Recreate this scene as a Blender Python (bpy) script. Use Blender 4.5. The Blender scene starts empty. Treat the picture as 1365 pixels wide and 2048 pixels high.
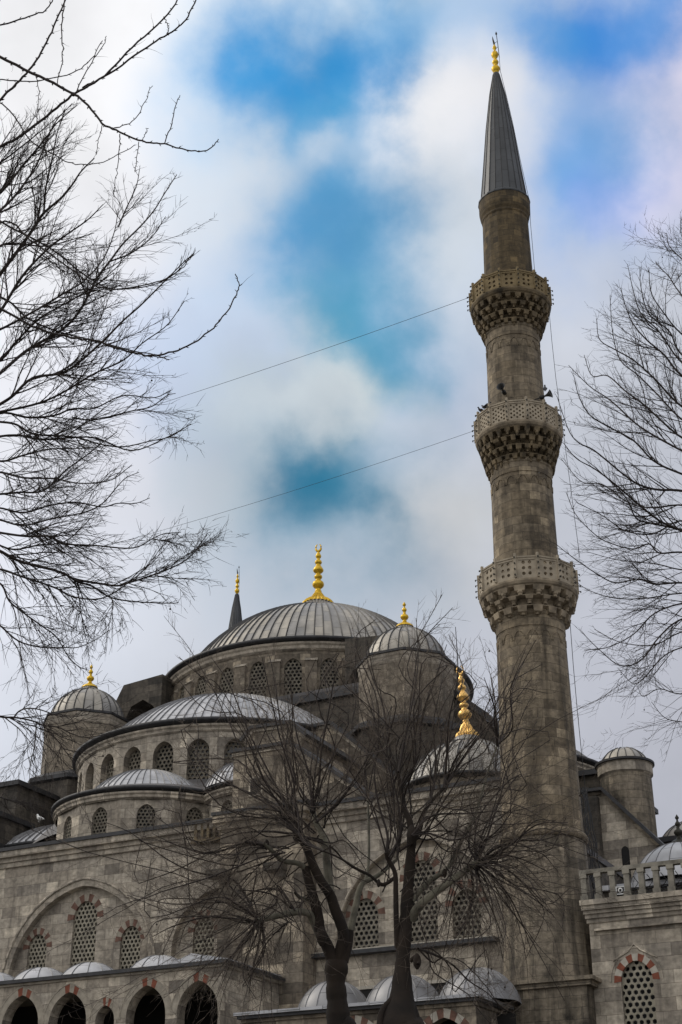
import bpy, math, random
import numpy as np
from mathutils import Vector, Matrix
from mathutils.geometry import tessellate_polygon

SC = bpy.context.scene
COL = SC.collection
R = math.radians
PI = math.pi

# ------------------------------------------------------------------ camera
FPX = 3000.0
PITCH = R(27)
cam = bpy.data.objects.new("camera", bpy.data.cameras.new("camera"))
COL.objects.link(cam)
cam.location = (0, 0, 1.6)
cam.rotation_euler = (R(90) + PITCH, 0, 0)
cam.data.sensor_fit = 'VERTICAL'
cam.data.sensor_height = 36
cam.data.lens = 36 * FPX / 2048
cam.data.clip_end = 6000
SC.camera = cam

# ------------------------------------------------------------------ exposure
SC.view_settings.view_transform = 'Standard'
SC.view_settings.look = 'None'
SC.view_settings.exposure = 0
SC.view_settings.gamma = 1
SC.cycles.max_bounces = 6
SC.cycles.diffuse_bounces = 3


def ray(px, py):
    dx = (px - 682.5) / FPX
    dy = (1024 - py) / FPX
    c, s = math.cos(PITCH), math.sin(PITCH)
    return Vector((dx, c - dy * s, s + dy * c))


def at(px, py, Y):
    d = ray(px, py)
    return Vector((0, 0, 1.6)) + d * (Y / d.y)


# ------------------------------------------------------------------ sun and sky
SUN_EL, SUN_AZ = R(42), R(-70)      # azimuth from +Y towards +X
sd = bpy.data.lights.new("sun", 'SUN')
sd.energy = 1.1
sd.angle = R(14)
sd.color = (1.0, 0.93, 0.82)
sun = bpy.data.objects.new("sun", sd)
COL.objects.link(sun)
sdir = Vector((math.sin(SUN_AZ) * math.cos(SUN_EL), math.cos(SUN_AZ) * math.cos(SUN_EL), math.sin(SUN_EL)))
sun.rotation_euler = sdir.to_track_quat('Z', 'Y').to_euler()

W = bpy.data.worlds.new("World")
SC.world = W
W.use_nodes = True


def srgb(r, g, b):
    f = lambda v: (v / 255 / 12.92) if v / 255 <= 0.04045 else ((v / 255 + 0.055) / 1.055) ** 2.4
    return (f(r), f(g), f(b), 1)


def sky():
    nt = W.node_tree
    N, L = nt.nodes, nt.links
    N.clear()
    out = N.new('ShaderNodeOutputWorld')
    mix = N.new('ShaderNodeMixShader')
    b1 = N.new('ShaderNodeBackground')
    b2 = N.new('ShaderNodeBackground')
    st = N.new('ShaderNodeTexSky')
    st.sky_type = 'NISHITA'
    st.sun_disc = False
    st.sun_elevation = SUN_EL
    st.sun_rotation = SUN_AZ
    b1.inputs[1].default_value = 0.06
    L.new(st.outputs[0], b1.inputs[0])
    mix.inputs[0].default_value = 0.94
    L.new(b1.outputs[0], mix.inputs[1])
    L.new(b2.outputs[0], mix.inputs[2])
    L.new(mix.outputs[0], out.inputs[0])
    tc = N.new('ShaderNodeTexCoord')
    nz = N.new('ShaderNodeTexNoise')
    nz.inputs['Scale'].default_value = 8.0
    nz.inputs['Detail'].default_value = 9.0
    nz.inputs['Roughness'].default_value = 0.52
    L.new(tc.outputs['Generated'], nz.inputs['Vector'])
    sub = N.new('ShaderNodeVectorMath'); sub.operation = 'SUBTRACT'
    sub.inputs[1].default_value = (0.5, 0.5, 0.5)
    L.new(nz.outputs['Color'], sub.inputs[0])
    scl = N.new('ShaderNodeVectorMath'); scl.operation = 'SCALE'
    scl.inputs['Scale'].default_value = 0.16
    L.new(sub.outputs[0], scl.inputs[0])
    add = N.new('ShaderNodeVectorMath'); add.operation = 'ADD'
    L.new(tc.outputs['Generated'], add.inputs[0])
    L.new(scl.outputs[0], add.inputs[1])
    P = add.outputs[0]
    # overcast base: brighter towards the upper left where the sun is behind the clouds
    g = (ray(60, 350) - ray(1300, 1500)).normalized()
    lo, hi = ray(1300, 1500).normalized().dot(g), ray(60, 350).normalized().dot(g)
    dot = N.new('ShaderNodeVectorMath'); dot.operation = 'DOT_PRODUCT'
    dot.inputs[1].default_value = g
    L.new(P, dot.inputs[0])
    mr = N.new('ShaderNodeMapRange')
    mr.inputs['From Min'].default_value = lo
    mr.inputs['From Max'].default_value = hi
    L.new(dot.outputs['Value'], mr.inputs['Value'])
    cr = N.new('ShaderNodeValToRGB')
    cr.color_ramp.elements[0].color = srgb(186, 188, 198)
    cr.color_ramp.elements[1].color = srgb(253, 253, 255)
    e = cr.color_ramp.elements.new(0.45); e.color = srgb(207, 212, 222)
    e = cr.color_ramp.elements.new(0.75); e.color = srgb(238, 240, 249)
    L.new(mr.outputs[0], cr.inputs[0])
    cur = cr.outputs[0]
    blobs = [  # x, y, radius px, strength, colour; later ones lie over earlier ones
        (430, 760, 300, .6, (172, 190, 220)), (880, 680, 240, .5, (172, 187, 214)), (450, 940, 260, .5, (186, 200, 216)), (690, 400, 520, .4, (140, 190, 226)), (760, 900, 220, .5, (130, 166, 194)), (500, 200, 240, .4, (190, 210, 238)), (700, 560, 520, .55, (176, 198, 224)),
        (700, 150, 470, .70, (128, 192, 234)), (1130, 130, 420, .65, (150, 190, 238)),
        (1230, 340, 380, .60, (150, 180, 228)), (960, 10, 300, .5, (140, 188, 234)),
        (900, 560, 260, .5, (196, 208, 224)), (640, 1010, 430, .6, (140, 172, 194)),
        (900, 230, 290, .97, (246, 246, 250)), (790, 330, 190, .85, (238, 240, 245)),
        (1340, 130, 280, .95, (234, 228, 246)), (1350, 340, 200, .7, (226, 220, 242)),
        (480, 390, 230, .65, (226, 233, 241)), (900, 460, 230, .6, (220, 227, 233)),
        (620, 120, 235, .9, (40, 142, 208)), (670, 210, 235, .9, (44, 148, 214)), (720, 110, 150, .7, (54, 148, 214)),
        (620, 280, 150, .5, (84, 168, 218)), (800, 50, 150, .5, (110, 176, 228)),
        (1160, 10, 240, .92, (40, 136, 222)), (1290, 20, 160, .7, (56, 146, 226)), (1080, 20, 130, .4, (90, 165, 228)),
        (1200, 290, 230, .72, (86, 158, 222)), (1270, 370, 150, .45, (104, 150, 224)),
        (690, 290, 170, .6, (80, 166, 216)), (660, 355, 130, .9, (236, 240, 246)), (850, 250, 120, .7, (250, 250, 252)),
        (680, 480, 250, .88, (80, 156, 206)), (690, 520, 130, .45, (60, 136, 190)),
        (760, 610, 220, .7, (92, 162, 202)), (740, 680, 190, .85, (66, 152, 186)),
        (610, 960, 300, .88, (66, 134, 164)), (585, 975, 180, .85, (28, 114, 150)), (680, 990, 150, .6, (46, 124, 158)),
        (740, 775, 170, .92, (214, 221, 223)), (640, 830, 170, .85, (208, 217, 222)),
        (520, 850, 190, .8, (206, 215, 222)), (900, 1040, 230, .85, (208, 210, 212)), (430, 1000, 200, .6, (205, 213, 220)),
    ]
    for x, y, r, s, c in blobs:
        d0 = ray(x, y)
        k = d0.length
        ds = N.new('ShaderNodeVectorMath'); ds.operation = 'DISTANCE'
        ds.inputs[1].default_value = d0.normalized()
        L.new(P, ds.inputs[0])
        m = N.new('ShaderNodeMapRange'); m.interpolation_type = 'SMOOTHERSTEP'
        m.inputs['From Min'].default_value = r / FPX / k
        m.inputs['From Max'].default_value = 0.0
        m.inputs['To Min'].default_value = 0
        m.inputs['To Max'].default_value = s
        L.new(ds.outputs['Value'], m.inputs['Value'])
        mx = N.new('ShaderNodeMixRGB')
        mx.inputs[2].default_value = srgb(*c)
        L.new(m.outputs[0], mx.inputs[0])
        L.new(cur, mx.inputs[1])
        cur = mx.outputs[0]
    # fine cloud mottling
    n2 = N.new('ShaderNodeTexNoise'); n2.inputs['Scale'].default_value = 8; n2.inputs['Detail'].default_value = 9
    L.new(tc.outputs['Generated'], n2.inputs['Vector'])
    m2 = N.new('ShaderNodeMapRange')
    m2.inputs['From Min'].default_value = .3; m2.inputs['From Max'].default_value = .7
    m2.inputs['To Min'].default_value = .86; m2.inputs['To Max'].default_value = 1.12
    L.new(n2.outputs[0], m2.inputs[0])
    vm = N.new('ShaderNodeVectorMath'); vm.operation = 'SCALE'
    L.new(cur, vm.inputs[0]); L.new(m2.outputs[0], vm.inputs['Scale'])
    L.new(vm.outputs[0], b2.inputs[0])
    b2.inputs[1].default_value = 1.0


sky()
W.cycles.sampling_method = 'MANUAL'
W.cycles.sample_map_resolution = 512

# ------------------------------------------------------------------ materials
def new_mat(name):
    m = bpy.data.materials.new(name)
    m.use_nodes = True
    nt = m.node_tree
    b = nt.nodes['Principled BSDF']
    return m, nt.nodes, nt.links, b


def plain(name, col, rough=0.8, metal=0.0, noise=0.15, nscale=4.0, bump=0.0):
    m, N, L, b = new_mat(name)
    b.inputs['Roughness'].default_value = rough
    b.inputs['Metallic'].default_value = metal
    tc = N.new('ShaderNodeTexCoord')
    nz = N.new('ShaderNodeTexNoise'); nz.inputs['Scale'].default_value = nscale; nz.inputs['Detail'].default_value = 6
    L.new(tc.outputs['Object'], nz.inputs['Vector'])
    cr = N.new('ShaderNodeValToRGB')
    cr.color_ramp.elements[0].position = .3; cr.color_ramp.elements[1].position = .7
    cr.color_ramp.elements[0].color = tuple(c * (1 - noise) for c in col) + (1,)
    cr.color_ramp.elements[1].color = tuple(min(1, c * (1 + noise)) for c in col) + (1,)
    L.new(nz.outputs[0], cr.inputs[0]); L.new(cr.outputs[0], b.inputs['Base Color'])
    if bump:
        bp = N.new('ShaderNodeBump'); bp.inputs['Strength'].default_value = bump; bp.inputs['Distance'].default_value = .05
        L.new(nz.outputs[0], bp.inputs['Height']); L.new(bp.outputs[0], b.inputs['Normal'])
    return m


def stone(name, c1, c2, mortar, bw=0.95, bh=0.43, stain=0.55, soot=(0.045, 0.038, 0.03), streak=0.5, bump=.35):
    """ashlar in courses: block to block tone, weather blotches and run-off streaks"""
    m, N, L, b = new_mat(name)
    b.inputs['Roughness'].default_value = 0.9
    uv = N.new('ShaderNodeUVMap'); uv.uv_map = 'uv'
    tc = N.new('ShaderNodeTexCoord')
    br = N.new('ShaderNodeTexBrick')
    br.inputs['Scale'].default_value = 1
    br.inputs['Brick Width'].default_value = bw
    br.inputs['Row Height'].default_value = bh
    br.inputs['Mortar Size'].default_value = .009
    br.inputs['Mortar Smooth'].default_value = .4
    br.inputs['Color1'].default_value = c1 + (1,)
    br.inputs['Color2'].default_value = c2 + (1,)
    br.inputs['Mortar'].default_value = mortar + (1,)
    br.offset_frequency = 2
    br.squash = 1.35; br.squash_frequency = 3
    # a little waviness so that no course is ruler straight
    nw = N.new('ShaderNodeTexNoise'); nw.inputs['Scale'].default_value = 1.1; nw.inputs['Detail'].default_value = 3
    L.new(tc.outputs['Object'], nw.inputs['Vector'])
    sw = N.new('ShaderNodeVectorMath'); sw.operation = 'SCALE'; sw.inputs['Scale'].default_value = .06
    L.new(nw.outputs['Color'], sw.inputs[0])
    aw = N.new('ShaderNodeVectorMath'); aw.operation = 'ADD'
    L.new(uv.outputs[0], aw.inputs[0]); L.new(sw.outputs[0], aw.inputs[1])
    L.new(aw.outputs[0], br.inputs['Vector'])
    # a second set of blocks in the same courses, so that lengths and tones vary
    b2 = N.new('ShaderNodeTexBrick')
    b2.inputs['Scale'].default_value = 1
    b2.inputs['Brick Width'].default_value = bw * 1.63
    b2.inputs['Row Height'].default_value = bh
    b2.inputs['Mortar Size'].default_value = 0
    b2.inputs['Color1'].default_value = (.62, .62, .63, 1)
    b2.inputs['Color2'].default_value = (1.22, 1.21, 1.18, 1)
    b2.offset = .31; b2.offset_frequency = 3; b2.squash = .7; b2.squash_frequency = 2
    L.new(aw.outputs[0], b2.inputs['Vector'])
    mb = N.new('ShaderNodeMixRGB'); mb.blend_type = 'MULTIPLY'; mb.inputs[0].default_value = 1
    L.new(br.outputs['Color'], mb.inputs[1]); L.new(b2.outputs['Color'], mb.inputs[2])
    # blotches
    n1 = N.new('ShaderNodeTexNoise'); n1.inputs['Scale'].default_value = .55; n1.inputs['Detail'].default_value = 8
    n1.inputs['Roughness'].default_value = .75
    L.new(tc.outputs['Object'], n1.inputs['Vector'])
    r1 = N.new('ShaderNodeMapRange'); r1.inputs['From Min'].default_value = .48; r1.inputs['From Max'].default_value = .68
    r1.inputs['To Max'].default_value = stain
    L.new(n1.outputs[0], r1.inputs[0])
    x1 = N.new('ShaderNodeMixRGB'); x1.inputs[2].default_value = soot + (1,)
    L.new(r1.outputs[0], x1.inputs[0]); L.new(mb.outputs[0], x1.inputs[1])
    # streaks
    mp = N.new('ShaderNodeMapping'); mp.inputs['Scale'].default_value = (2.2, 2.2, .16)
    L.new(tc.outputs['Object'], mp.inputs[0])
    n2 = N.new('ShaderNodeTexNoise'); n2.inputs['Scale'].default_value = 1.0; n2.inputs['Detail'].default_value = 7
    n2.inputs['Roughness'].default_value = .6
    L.new(mp.outputs[0], n2.inputs['Vector'])
    r2 = N.new('ShaderNodeMapRange'); r2.inputs['From Min'].default_value = .47; r2.inputs['From Max'].default_value = .75
    r2.inputs['To Max'].default_value = streak
    L.new(n2.outputs[0], r2.inputs[0])
    x2 = N.new('ShaderNodeMixRGB'); x2.inputs[2].default_value = tuple(c * .8 for c in soot) + (1,)
    L.new(r2.outputs[0], x2.inputs[0]); L.new(x1.outputs[0], x2.inputs[1])
    # fine grain
    n3 = N.new('ShaderNodeTexNoise'); n3.inputs['Scale'].default_value = 5; n3.inputs['Detail'].default_value = 8
    L.new(tc.outputs['Object'], n3.inputs['Vector'])
    mp4 = N.new('ShaderNodeMapping'); mp4.inputs['Scale'].default_value = (1, 1, 2.4)
    L.new(tc.outputs['Object'], mp4.inputs[0])
    n4 = N.new('ShaderNodeTexNoise'); n4.inputs['Scale'].default_value = 1.5; n4.inputs['Detail'].default_value = 9
    n4.inputs['Roughness'].default_value = .7
    L.new(mp4.outputs[0], n4.inputs['Vector'])
    av = N.new('ShaderNodeMath'); av.operation = 'ADD'
    L.new(n3.outputs[0], av.inputs[0]); L.new(n4.outputs[0], av.inputs[1])
    r3 = N.new('ShaderNodeMapRange'); r3.inputs['From Min'].default_value = .72; r3.inputs['From Max'].default_value = 1.28
    r3.inputs['To Min'].default_value = .62; r3.inputs['To Max'].default_value = 1.30
    L.new(av.outputs[0], r3.inputs[0])
    x3 = N.new('ShaderNodeVectorMath'); x3.operation = 'SCALE'
    L.new(x2.outputs[0], x3.inputs[0]); L.new(r3.outputs[0], x3.inputs['Scale'])
    L.new(x3.outputs[0], b.inputs['Base Color'])
    sb = N.new('ShaderNodeMath'); sb.operation = 'MULTIPLY_ADD'
    sb.inputs[1].default_value = -1.0
    L.new(br.outputs['Fac'], sb.inputs[0]); L.new(n3.outputs[0], sb.inputs[2])
    bp = N.new('ShaderNodeBump'); bp.inputs['Strength'].default_value = bump; bp.inputs['Distance'].default_value = .04
    L.new(sb.outputs[0], bp.inputs['Height']); L.new(bp.outputs[0], b.inputs['Normal'])
    return m


def lead(name, col, col2, rough=.5):
    """lead sheets: UV x counts the strips, UV y is metres up the slope"""
    m, N, L, b = new_mat(name)
    b.inputs['Roughness'].default_value = rough
    b.inputs['Metallic'].default_value = .15
    uv = N.new('ShaderNodeUVMap'); uv.uv_map = 'uv'
    tc = N.new('ShaderNodeTexCoord')
    br = N.new('ShaderNodeTexBrick')
    mp = N.new('ShaderNodeMapping'); mp.inputs['Rotation'].default_value = (0, 0, R(90))
    L.new(uv.outputs[0], mp.inputs[0]); L.new(mp.outputs[0], br.inputs['Vector'])
    br.inputs['Scale'].default_value = 1
    br.inputs['Brick Width'].default_value = 1.55
    br.inputs['Row Height'].default_value = 1.0
    br.inputs['Mortar Size'].default_value = .02
    br.inputs['Color1'].default_value = col + (1,)
    br.inputs['Color2'].default_value = col2 + (1,)
    br.inputs['Mortar'].default_value = tuple(c * .35 for c in col) + (1,)
    nz = N.new('ShaderNodeTexNoise'); nz.inputs['Scale'].default_value = .9; nz.inputs['Detail'].default_value = 8
    L.new(tc.outputs['Object'], nz.inputs['Vector'])
    r3 = N.new('ShaderNodeMapRange'); r3.inputs['From Min'].default_value = .3; r3.inputs['From Max'].default_value = .7
    r3.inputs['To Min'].default_value = .68; r3.inputs['To Max'].default_value = 1.2
    L.new(nz.outputs[0], r3.inputs[0])
    x3 = N.new('ShaderNodeVectorMath'); x3.operation = 'SCALE'
    L.new(br.outputs['Color'], x3.inputs[0]); L.new(r3.outputs[0], x3.inputs['Scale'])
    L.new(x3.outputs[0], b.inputs['Base Color'])
    bp = N.new('ShaderNodeBump'); bp.inputs['Strength'].default_value = .25; bp.inputs['Distance'].default_value = .08
    L.new(nz.outputs[0], bp.inputs['Height']); L.new(bp.outputs[0], b.inputs['Normal'])
    return m


M = {}
M['stone'] = stone('stone', (.45, .38, .285), (.13, .108, .083), (.09, .075, .058), stain=.7, streak=.65)
M['stone_pale'] = stone('stone_pale', (.60, .53, .425), (.27, .235, .19), (.15, .125, .095), bw=1.1, bh=.5, stain=.5, streak=.55, soot=(.06, .05, .04))
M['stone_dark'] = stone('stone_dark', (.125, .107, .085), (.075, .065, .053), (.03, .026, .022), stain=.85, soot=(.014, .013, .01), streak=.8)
M['stone_minaret'] = stone('stone_minaret', (.38, .308, .21), (.15, .118, .078), (.05, .04, .026), bw=.9, bh=.42, stain=.92, soot=(.034, .026, .017), streak=.85)
M['stone_brown'] = stone('stone_brown', (.17, .122, .06), (.07, .052, .028), (.03, .024, .015), bw=.7, bh=.34, stain=.85, soot=(.026, .02, .012), streak=.6)
M['stone_wet'] = stone('stone_wet', (.36, .30, .22), (.16, .135, .10), (.06, .05, .04), stain=.95, soot=(.018, .015, .010), streak=1.0)
M['carved'] = plain('carved_stone', (.135, .102, .058), .9, 0, .75, 2.2, .6)
M['carved_pale'] = plain('carved_stone_pale', (.26, .21, .145), .9, 0, .55, 2.2, .5)
M['parapet'] = plain('parapet_stone', (.36, .305, .225), .9, 0, .3, 2.0, .3)
M['parapet_brown'] = plain('parapet_stone_brown', (.22, .165, .085), .9, 0, .35, 2.0, .3)
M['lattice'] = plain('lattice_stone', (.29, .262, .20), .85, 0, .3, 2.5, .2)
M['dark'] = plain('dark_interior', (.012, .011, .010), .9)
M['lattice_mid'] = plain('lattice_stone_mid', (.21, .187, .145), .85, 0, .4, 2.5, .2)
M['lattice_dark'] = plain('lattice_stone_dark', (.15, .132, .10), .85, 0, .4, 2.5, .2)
M['glass'] = plain('window_glass', (.035, .036, .038), .25, 0, .5, 1.5)
M['lead'] = lead('lead_sheet', (.44, .40, .33), (.27, .262, .25))
M['lead_pale'] = lead('lead_sheet_pale', (.50, .50, .51), (.37, .375, .39))
M['lead_spire'] = lead('lead_sheet_spire', (.062, .067, .072), (.042, .045, .048), .5)
M['lead_dim'] = lead('lead_sheet_dim', (.27, .265, .265), (.20, .198, .20))
M['lead_edge'] = plain('lead_edge', (.030, .030, .032), .6, .1, .4, 3)
M['lead_dull'] = plain('lead_dull', (.09, .085, .085), .6, .1, .4, 1.2, .3)
M['rib'] = plain('lead_rib', (.05, .048, .046), .55, .1, .4, 3)
M['rib_pale'] = plain('lead_rib_pale', (.15, .148, .15), .55, .1, .4, 3)
M['gold'] = plain('gold_leaf', (.66, .42, .025), .42, .6, .3, 5)
M['gold_warm'] = plain('gold_leaf_warm', (.95, .56, .17), .33, .7, .12, 3)
M['bronze'] = plain('dark_bronze', (.03, .028, .02), .5, .5)
M['red'] = plain('red_voussoir', (.15, .08, .057), .9, 0, .35, 4)
M['red_clear'] = plain('red_voussoir_clean', (.20, .062, .034), .9, 0, .25, 4)
M['buff'] = plain('buff_voussoir', (.30, .265, .21), .9, 0, .3, 3)
M['white'] = plain('white_voussoir', (.42, .385, .32), .9, 0, .2, 4)
M['black'] = plain('black_rubber', (.015, .015, .016), .6)
M['white_plastic'] = plain('white_plastic', (.6, .6, .58), .5)
M['bark'] = plain('plane_bark', (.020, .013, .008), .9, 0, .55, 2.2, .5)
M['bark_pale'] = plain('plane_bark_pale', (.15, .138, .10), .85, 0, .55, 3.0, .4)
M['twig'] = plain('twig_bark', (.028, .020, .016), .9, 0, .3, 3)
M['twig_brown'] = plain('twig_bark_brown', (.115, .09, .068), .85, 0, .45, 3)
M['rail_stone'] = plain('rail_stone', (.21, .192, .155), .9, 0, .5, 2.5, .4)
M['seed'] = plain('seed_ball', (.03, .022, .015), .9)
M['pigeon'] = plain('pigeon_feathers', (.045, .046, .05), .7, 0, .4, 9)
M['gull'] = plain('gull_feathers', (.7, .7, .68), .7)
M['horn'] = plain('grey_horn', (.05, .05, .05), .5, .1)
M['paving'] = plain('paving', (.085, .078, .07), .9, 0, .2, .8)

# ------------------------------------------------------------------ building frame
TH = R(27)
CX, CY = -1.6, 96.0


def wor(u, w, z):
    return Vector((CX + u * math.cos(TH) + w * math.sin(TH), CY - u * math.sin(TH) + w * math.cos(TH), z))


class MB:
    def __init__(s):
        s.v, s.f, s.m, s.sm, s.uv = [], [], [], [], {}

    def face(s, pts, m=0, smooth=False, uv=None):
        i = len(s.v)
        s.v.extend([tuple(p) for p in pts])
        s.f.append(tuple(range(i, i + len(pts))))
        s.m.append(m); s.sm.append(smooth)
        if uv: s.uv[len(s.f) - 1] = uv

    def add(s, verts, faces, m=0, smooth=False):
        i = len(s.v)
        s.v.extend([tuple(p) for p in verts])
        for f in faces:
            s.f.append(tuple(i + k for k in f)); s.m.append(m); s.sm.append(smooth)

    def box(s, x0, x1, y0, y1, z0, z1, m=0):
        v = [(x0, y0, z0), (x1, y0, z0), (x1, y1, z0), (x0, y1, z0), (x0, y0, z1), (x1, y0, z1), (x1, y1, z1), (x0, y1, z1)]
        s.add(v, [(0, 3, 2, 1), (4, 5, 6, 7), (0, 1, 5, 4), (1, 2, 6, 5), (2, 3, 7, 6), (3, 0, 4, 7)], m)

    def prism(s, poly, y0, y1, m=0, tilt=None):
        """poly in (x,z), extruded along y"""
        n = len(poly)
        a = [(p[0], y0, p[1]) for p in poly]; b = [(p[0], y1, p[1]) for p in poly]
        s.add(a + b, [tuple(range(n)), tuple(range(2 * n - 1, n - 1, -1))] +
              [(i, i + n, (i + 1) % n + n, (i + 1) % n) for i in range(n)], m)

    def obox(s, O, A, B, Cc, m=0):
        """box from corner O with edge vectors A, B, C"""
        O, A, B, Cc = Vector(O), Vector(A), Vector(B), Vector(Cc)
        v = [O, O + A, O + A + B, O + B, O + Cc, O + A + Cc, O + A + B + Cc, O + B + Cc]
        s.add(v, [(0, 3, 2, 1), (4, 5, 6, 7), (0, 1, 5, 4), (1, 2, 6, 5), (2, 3, 7, 6), (3, 0, 4, 7)], m)

    def lathe(s, prof, c=(0, 0), n=48, a0=0.0, a1=2 * PI, m=0, smooth=True, cap=False, rf=None, strips=None):
        """prof [(r,z)]; angle 0 points to -y (the street), positive towards +x"""
        full = abs(a1 - a0 - 2 * PI) < 1e-6
        k = n if full else n + 1
        base = len(s.v)
        for (r, z) in prof:
            for i in range(k):
                a = a0 + (a1 - a0) * i / n
                rr = r * (rf(i, a, z) if rf else 1)
                s.v.append((c[0] + rr * math.sin(a), c[1] - rr * math.cos(a), z))
        arc = 0
        for j in range(len(prof) - 1):
            dl = math.hypot(prof[j + 1][0] - prof[j][0], prof[j + 1][1] - prof[j][1])
            for i in range(n):
                i2 = (i + 1) % k
                s.f.append((base + j * k + i, base + j * k + i2, base + (j + 1) * k + i2, base + (j + 1) * k + i))
                s.m.append(m); s.sm.append(smooth)
                if strips:
                    u0, u1 = strips * i / n, strips * (i + 1) / n
                    s.uv[len(s.f) - 1] = [(u0, arc), (u1, arc), (u1, arc + dl), (u0, arc + dl)]
            arc += dl
        if cap:
            s.f.append(tuple(base + (len(prof) - 1) * k + i for i in range(k))); s.m.append(m); s.sm.append(False)

    def panel(s, O, S, N, outer, holes, depth, m=0, mr=None):
        """flat wall face in frame O + s*S + z*Z with holes whose reveals run inwards (against N)"""
        O, S, N = Vector(O), Vector(S), Vector(N)
        Z = Vector((0, 0, 1))
        P = lambda p, d=0: O + S * p[0] + Z * p[1] + N * d
        loops = [outer] + holes
        flat = [p for l in loops for p in l]
        tris = tessellate_polygon([[Vector((p[0], p[1], 0)) for p in l] for l in loops])
        i = len(s.v)
        s.v.extend([tuple(P(p)) for p in flat])
        for t in tris:
            a, b, c = [flat[k] for k in t]
            cr = (b[0] - a[0]) * (c[1] - a[1]) - (b[1] - a[1]) * (c[0] - a[0])
            tt = t if cr > 0 else (t[0], t[2], t[1])
            s.f.append(tuple(i + k for k in tt)); s.m.append(m); s.sm.append(False)
        for h in holes:
            for a, b in zip(h, h[1:] + h[:1]):
                s.face([P(a), P(b), P(b, -depth), P(a, -depth)], m if mr is None else mr)

    def tube(s, pts, rad, k=6, m=0, smooth=True):
        pts = np.array([tuple(p) for p in pts], float)
        v, f = tube_arrays([(pts, np.array(rad if hasattr(rad, '__len__') else [rad] * len(pts), float))], k)
        s.add(v.tolist(), f.tolist(), m, smooth)

    def build(s, name, mats, parent=None, axis=None, bevel=0):
        me = bpy.data.meshes.new(name)
        me.from_pydata(s.v, [], s.f)
        if not isinstance(mats, (list, tuple)): mats = [mats]
        for mm in mats: me.materials.append(mm)
        me.polygons.foreach_set('material_index', s.m)
        me.polygons.foreach_set('use_smooth', s.sm)
        me.update()
        uvl = me.uv_layers.new(name='uv').data
        for p in me.polygons:
            given = s.uv.get(p.index)
            nx, ny, nz = p.normal
            for q, li in enumerate(p.loop_indices):
                if given:
                    uvl[li].uv = given[q]; continue
                x, y, z = me.vertices[me.loops[li].vertex_index].co
                if axis:
                    a = math.atan2(x - axis[0], -(y - axis[1]))
                    ca = math.atan2(p.center[0] - axis[0], -(p.center[1] - axis[1]))
                    if a - ca > PI: a -= 2 * PI
                    if a - ca < -PI: a += 2 * PI
                    uvl[li].uv = (a * axis[2], z)
                elif abs(nz) > .8:
                    uvl[li].uv = (x, y)
                else:
                    l = math.hypot(nx, ny) or 1
                    uvl[li].uv = ((-ny * x + nx * y) / l, z)
        o = bpy.data.objects.new(name, me)
        COL.objects.link(o)
        if parent: o.parent = parent
        return o


def tube_arrays(branches, k):
    """branches: list of (points (n,3), radii (n,)) -> one vertex / quad array; batched by point count"""
    V, Fq, base = [], [], 0
    groups = {}
    for p, r in branches: groups.setdefault(len(p), []).append((p, r))
    for n, lst in groups.items():
        P = np.stack([a for a, _ in lst]); Rr = np.stack([b for _, b in lst])
        T = np.gradient(P, axis=1)
        T /= np.linalg.norm(T, axis=2, keepdims=True) + 1e-9
        avg = T.mean(axis=1)
        ref = np.where(np.abs(avg[:, 2:3]) < .75, np.array([[0., 0, 1]]), np.array([[1., 0, 0]]))
        A = np.cross(T, ref[:, None, :]); A /= np.linalg.norm(A, axis=2, keepdims=True) + 1e-9
        B = np.cross(T, A)
        an = np.arange(k) * 2 * PI / k
        ring = P[:, :, None, :] + Rr[:, :, None, None] * (np.cos(an)[None, None, :, None] * A[:, :, None, :] + np.sin(an)[None, None, :, None] * B[:, :, None, :])
        m = len(lst)
        V.append(ring.reshape(-1, 3))
        idx = base + np.arange(m * n * k).reshape(m, n, k)
        a = idx[:, :-1, :]; b = idx[:, 1:, :]
        q = np.stack([a, np.roll(a, -1, 2), np.roll(b, -1, 2), b], axis=-1)
        Fq.append(q.reshape(-1, 4))
        base += m * n * k
    return np.concatenate(V), np.concatenate(Fq)


def mesh_arrays(name, V, Fq, mat, parent=None, smooth=True, mat2=None, split=0):
    me = bpy.data.meshes.new(name)
    me.vertices.add(len(V)); me.vertices.foreach_set('co', V.astype(np.float32).ravel())
    me.loops.add(len(Fq) * 4); me.loops.foreach_set('vertex_index', Fq.astype(np.int32).ravel())
    me.polygons.add(len(Fq))
    me.polygons.foreach_set('loop_start', np.arange(0, len(Fq) * 4, 4, dtype=np.int32))
    me.polygons.foreach_set('use_smooth', [smooth] * len(Fq))
    me.update(calc_edges=True)
    me.materials.append(mat)
    if mat2:
        me.materials.append(mat2)
        me.polygons.foreach_set('material_index', np.where(np.arange(len(Fq)) < split, 0, 1).astype(np.int32))
    o = bpy.data.objects.new(name, me); COL.objects.link(o)
    if parent: o.parent = parent
    return o


def thing(name, label, cat, loc=(0, 0, 0), rz=0, group=None):
    o = bpy.data.objects.new(name, None); COL.objects.link(o)
    o.location = loc; o.rotation_euler = (0, 0, rz)
    o.empty_display_size = .5
    return tag(o, label, cat, group)


def tag(o, label, cat, group=None):
    o['label'] = label; o['category'] = cat
    if group: o['group'] = group
    return o


# ------------------------------------------------------------------ ground
g = MB(); g.face([(-2500, -2500, 0), (2500, -2500, 0), (2500, 2500, 0), (-2500, 2500, 0)])
go = g.build('ground', M['paving']); go['kind'] = 'structure'


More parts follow.
